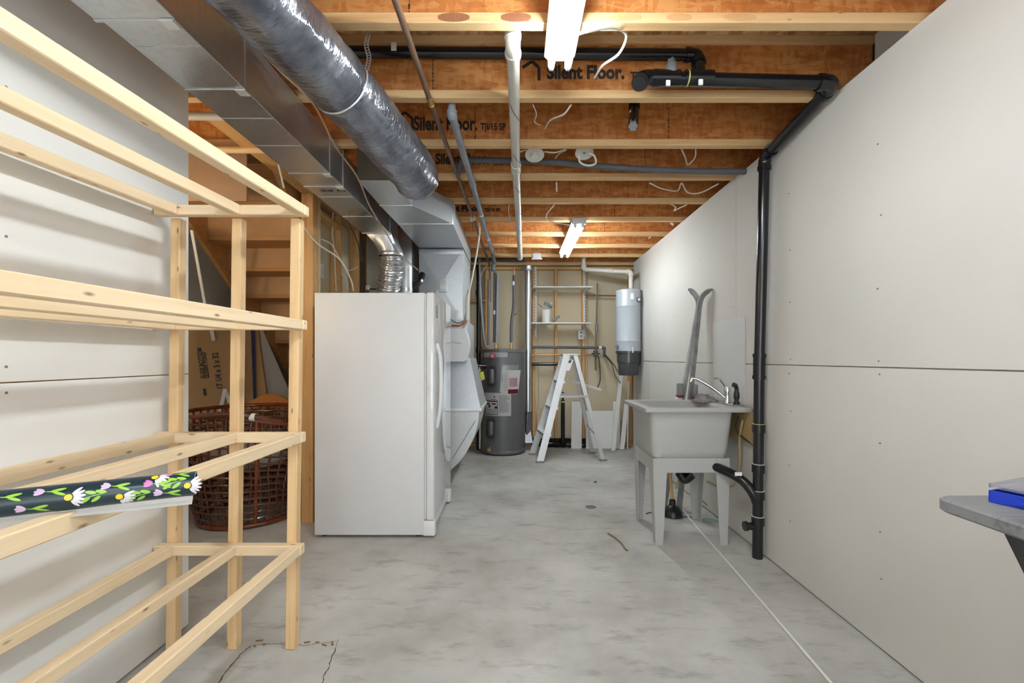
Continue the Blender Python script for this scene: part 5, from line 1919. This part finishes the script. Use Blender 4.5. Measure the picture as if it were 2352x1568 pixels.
# faucet
fc = thing('faucet', 'chrome two-lever faucet with long spout on the tub deck by the wall', 'faucet', (1.43, 3.15, tz))
bm = BM()
box(bm, 1.405, 1.465, 2.96, 3.24, tz, tz + .012, .006, 2)
finish('base_plate', bm, 'chrome', fc)
bm = BM()
lathe(bm, [(0.026, 0), (0.022, .02), (0.020, .07), (0.024, .085), (0.018, .11), (0, .115)], (1.432, 3.08, tz + .01), 20)
finish('body', bm, 'chrome', fc)
bm = BM()
fy = 3.08
tube(bm, smooth_path([(1.43, fy, tz + .035), (1.36, fy + .03, tz + .10), (1.28, fy + .06, tz + .155), (1.245, fy + .07, tz + .172), (1.215, fy + .08, tz + .172)]), 0.011, 12)
finish('spout', bm, 'chrome', fc)
bm = BM()
tube(bm, [(1.225, fy + .075, tz + .177), (1.212, fy + .08, tz + .150)], 0.014, 12)
finish('aerator', bm, 'chrome', fc)
bm = BM()
tube(bm, smooth_path([(1.432, fy, tz + .11), (1.395, fy, tz + .155), (1.375, fy, tz + .175), (1.345, fy, tz + .178)]), [0.008] * 13 + [0.006] * 6, 10)
finish('lever', bm, 'chrome', fc)
sp_ = thing('spray_head', 'black side sprayer standing upright at the near end of the faucet', 'sprayer', (1.445, 2.985, tz))
bm = BM()
lathe(bm, [(0.020, .012), (0.020, .028), (0.014, .03), (0.013, .04), (0.019, .055), (0.017, .085), (0.012, .105), (0.014, .115)], (1.45, 2.99, tz), 18)
finish('handle', bm, 'black', sp_)
bm = BM()
tube(bm, [(1.452, 2.99, tz + .112), (1.440, 2.985, tz + .135), (1.425, 2.98, tz + .14)], [0.012, 0.015, 0.016], 14)
finish('nozzle', bm, 'black', sp_)
# cloth
bm = BM()
rows = []
for i in range(25):
    row = []
    for j in range(17):
        u, v_ = i / 24, j / 16
        x = 1.30 + 0.14 * u
        y = 3.20 + 0.20 * v_
        e = math.sin(PI * u) * math.sin(PI * v_)
        z = tz + .004 + 0.062 * e ** .6 * (0.7 + 0.6 * mnoise.noise(Vector((u * 6, v_ * 5, 1)))) if e > 0 else tz + .002
        row.append(bm.verts.new((x, y, z)))
    rows.append(row)
for a, b in zip(rows, rows[1:]):
    for j in range(16):
        bm.faces.new((a[j], a[j + 1], b[j + 1], b[j]))
bmesh.ops.solidify(bm, geom=bm.faces[:], thickness=0.003)
tag(finish('wash_cloth', bm, 'towel', None, loc=(1.36, 3.3, tz)), 'crumpled brown and white cloth behind the faucet on the tub', 'cloth')
bm = BM()
prism(bm, [(xr_(2.99) - .008, 2.99), (xr_(3.48) - .008, 3.48), (xr_(3.48) - .002, 3.48), (xr_(2.99) - .002, 2.99)], 0.89, 1.47)
tag(finish('splash_panel', bm, 'splash', None, loc=(1.5, 3.2, 0.89)), 'thin pale splash board on the right wall behind the tub faucet', 'panel')
# supply hoses
cable([(1.46, 2.93, 0.80), (1.465, 2.98, 0.66), (1.475, 3.0, 0.50), (1.45, 3.02, 0.36), (1.37, 3.06, 0.33), (1.30, 3.1, 0.36)], 0.008, 'hose', 'yellowed water hose looping down between tub and wall', 'hose', 'water_hose')
cable([(1.44, 2.95, 0.82), (1.455, 3.0, 0.72), (1.48, 2.85, 0.66), (1.485, 2.76, 0.63)], 0.006, 'cable_dark', 'dark thin hose behind the tub reaching the black pipe', 'hose', 'water_hose')
bx_ = bx('wood_backer', 1.475, 1.497, 2.83, 3.2, 0.66, 0.86, 'backer', None)
tag(bx_, 'tan board on the wall between tub and black pipe', 'board')
fpipe('thin dark rod drawn for the wall panel edge right of the black drain pipe', [(1.499, 2.765, 1.43), (1.499, 2.765, 0.78)], 0.0045, 'iron', 'iron_pipe')  # rod stands in for the dark drywall panel edge, not a pipe

# skis
for i, (tipx, tx, by, lab) in enumerate(((1580, -0.07, 3.66, 'silver ski leaning by the tub, tip curving left'), (1636, 0.075, 3.60, 'silver ski leaning by the tub, tip curving right onto the wall'))):
    t = thing('ski', lab, 'ski', (1.21 + i * .06, by, 0), 'pair of skis behind the laundry tub')
    s = 1 if i else -1
    base = Vector((1.19 + 0.10 * i, by, 0.003))
    top = at(1604 + i * 3, 700, by - .03)
    pts = [base.lerp(top, k / 10) for k in range(11)]
    tipp = at(tipx, 664, by - (0.03 if i == 0 else .11))
    pts += [top.lerp(tipp, .35) + Vector((-s * .012, 0, .025)), top.lerp(tipp, .75) + Vector((-s * .006, 0, .018)), tipp]
    P = smooth_path(pts, 4)
    bm = BM()
    prev = None
    for q, p in enumerate(P):
        tt = q / (len(P) - 1)
        wd = 0.021 + 0.004 * math.cos(tt * PI * 2) if tt < .9 else 0.026 * max(.15, (1 - tt) / .1) ** .6
        th = 0.010 if 0.2 < tt < .6 else 0.006
        nx = P[min(q + 1, len(P) - 1)] - P[max(q - 1, 0)]
        nx.normalize()
        wv = Vector((0.93, 0.35, 0)).normalized()
        wv = (wv - nx * wv.dot(nx)).normalized()
        tv = nx.cross(wv)
        cur = [bm.verts.new(p + wv * wd * a + tv * th * b) for a, b in ((-1, -1), (1, -1), (1, 1), (-1, 1))]
        if prev:
            for k in range(4):
                bm.faces.new((prev[k], prev[(k + 1) % 4], cur[(k + 1) % 4], cur[k]))
        else:
            bm.faces.new(cur)
        prev = cur
    bm.faces.new(prev)
    finish('blade', bm, 'skilight' if i == 0 else 'skigrey', t)
    c = base.lerp(top, 0.57) + Vector((s * 0.028, 0, 0))
    bm = BM()
    box(bm, c.x - .018, c.x + .018, c.y - .035, c.y + .035, c.z - .03, c.z + .07, .008, 2)
    finish('binding', bm, 'greyplastic', t)
    bm = BM()
    box(bm, c.x - .022, c.x + .022, c.y - .037, c.y + .037, c.z - .04, c.z - .022, .004, 1)
    finish('red_insert', bm, 'red', t, label='red insert')
    bm = BM()
    box(bm, c.x - .022 + s * .01, c.x + .022 + s * .01, c.y - .03, c.y + .03, c.z - .10, c.z - .042, .006, 1)
    finish('heel_piece', bm, 'heater_light', t)

# plunger and broom under the tub
pg = thing('plunger', 'black rubber plunger with wooden stick standing under the tub', 'plunger', (1.195, 3.46, 0))
bm = BM()
lathe(bm, [(0.070, 0.0), (0.076, 0.006), (0.072, 0.035), (0.052, 0.065), (0.026, 0.082), (0.024, 0.12), (0.014, 0.13), (0, .13)], (1.19, 3.46, 0), 32)
finish('cup', bm, 'rubber', pg)
beam('stick', (1.19, 3.46, 0.12), (1.165, 3.49, 0.54), 0.02, 0.02, 'stick', pg, up=(0, 1, 0), bev=.007)
cable([at(1576, 1085, 3.6), at(1590, 1110, 3.6), at(1605, 1140, 3.6), at(1640, 1175, 3.6)], 0.006, 'cable_tan', 'tan cord hanging loosely behind the tub legs')
cable([at(1556, 1085, 3.62), at(1558, 1100, 3.62), at(1552, 1122, 3.62)], 0.007, 'glue', 'short yellow hose end dangling under the tub', 'hose', 'water_hose')

# white thin tube on the floor
a, b = fl(1570, 1178), fl(1925, 1590)
cable([(a[0], a[1], 0.05), (a[0] + .0, a[1] - .06, 0.008), ((a[0] + b[0]) / 2 + .006, (a[1] + b[1]) / 2, 0.006), (b[0], b[1], 0.006), (b[0] - .03, b[1] - .5, .006)], 0.006, 'whiteboard', 'thin white tube lying across the floor from the tub toward the viewer', 'tube', 'floor_tube')
cable([(1.0, 3.50, .005), (1.08, 3.52, .005), (1.3, 3.42, .005), (1.40, 3.46, .01)], 0.004, 'cable_dark', 'thin dark cord on the floor behind the tub legs')

# floor drain
fd = thing('floor_drain', 'round metal floor drain set in the concrete mid floor', 'drain', (0.602, 3.677, 0))
bm = BM()
lathe(bm, [(0.0, .0015), (0.052, .0015), (0.056, .003), (0.060, .003), (0.062, 0.0)], (0.602, 3.66, 0), 32)
finish('rim', bm, 'steelgrate', fd)
for k in range(-3, 4):
    hw = math.sqrt(max(0.0001, .046 ** 2 - (k * .013) ** 2))
    bx('slot', 0.602 - hw, 0.602 + hw, 3.66 + k * .013 - .003, 3.66 + k * .013 + .003, .001, .0026, 'seam', fd)
pts = [fl(1396, 1226), fl(1412, 1236), fl(1428, 1250), fl(1436, 1262), fl(1442, 1266)]
cable([(x, y, .006) for x, y in pts], 0.0038, 'twig', 'small brown twig lying on the floor near the drain', 'twig', 'twig')
x, y = fl(1368, 1108)
bm = BM()
tube(bm, [(x - .02, y, .006), (x, y, .010), (x + .015, y + .01, .005)], [.004, .008, .003], 8)
tag(finish('debris', bm, 'twig', None, loc=(x, y, 0)), 'tiny brown scrap on the floor beyond the drain', 'debris')
# footprint-like green stain under the tub
bm = BM()
x, y = fl(1632, 1196)
lathe(bm, [(0, .0015), (.05, .001), (.062, .0)], (x, y, 0), 18)
finish('stain', bm, 'green', floor)

# ================================================================== TABLE AND PARTS CASE
tt_ = thing('work_table', 'weathered grey wood table corner jutting in at the right edge', 'table', (1.18, 0.3, 0))
bm = BM()
loft(bm, [(rrect(.924, 1.45, -0.6, 1.0, .03), .868), (rrect(.918, 1.455, -.606, 1.006, .032), .873), (rrect(.918, 1.455, -.606, 1.006, .032), .893), (rrect(.924, 1.45, -.6, 1.0, .03), .898)])
finish('tabletop', bm, 'tabletop', tt_)
bx('frame', 1.0, 1.40, -.45, .82, .835, .867, 'black', tt_, bev=.003)
for ya_, yb_ in ((0.80, 0.62), (-.45, -.27)):
    for xx in (1.02, 1.38):
        beam('leg', (xx, yb_, 0.0), (xx, ya_, 0.84), 0.03, 0.03, 'black', tt_, up=(0, 1, 0))
beam('leg_brace', (0.985, .885, .862), (1.40, .885, .02), .03, .05, 'black', tt_, up=(0, 1, 0))
# case
oc = thing('parts_case', 'blue plastic parts case with clear lid lying on the grey table', 'case', (1.0, 0.95, .898))
e1 = Vector((0.36, -0.93, 0)).normalized()
e2 = Vector((0.93, 0.36, 0)).normalized()
o_ = Vector((0.992, 0.955, .899))
w1, w2 = 0.26, 0.34
def pt(a, b, z):
    return o_ + e1 * a + e2 * b + Vector((0, 0, z))
def pbox(bm, a0, a1, b0, b1, z0, z1, dz=0.0):
    hull8(bm, [pt(a0, b0, z0), pt(a1, b0, z0), pt(a1, b1, z0), pt(a0, b1, z0), pt(a0, b0, z1), pt(a1, b0, z1), pt(a1, b1, z1), pt(a0, b1, z1)])
bm = BM()
pbox(bm, 0, w1, 0, w2, 0, .003)
pbox(bm, 0, w1, 0, .003, .003, .024)
pbox(bm, 0, w1, w2 - .003, w2, .003, .024)
pbox(bm, 0, .003, 0, w2, .003, .024)
pbox(bm, w1 - .003, w1, 0, w2, .003, .024)
finish('tray', bm, 'bluebox', oc)
for k in range(1, 5):
    bm = BM()
    pbox(bm, .004, w1 - .004, w2 * k / 5, w2 * k / 5 + .002, .003, .021)
    finish('divider', bm, 'bluebox', oc)
bm = BM()
pbox(bm, .04, .20, -.006, 0, .006, .013)
finish('latch', bm, 'bluebox', oc)
bm = BM()
hull8(bm, [pt(0, 0, .034), pt(w1, 0, .034), pt(w1, w2, .026), pt(0, w2, .026), pt(0, 0, .0365), pt(w1, 0, .0365), pt(w1, w2, .0285), pt(0, w2, .0285)])
finish('lid', bm, 'clear', oc, label='clear plastic lid')
bm = BM()
for (a0, a1, b0, b1) in ((0, w1, 0, .003), (0, .003, 0, w2), (w1 - .003, w1, 0, w2)):
    pbox(bm, a0, a1, b0, b1, .030, .038)
finish('lid_rim', bm, 'clear', oc)
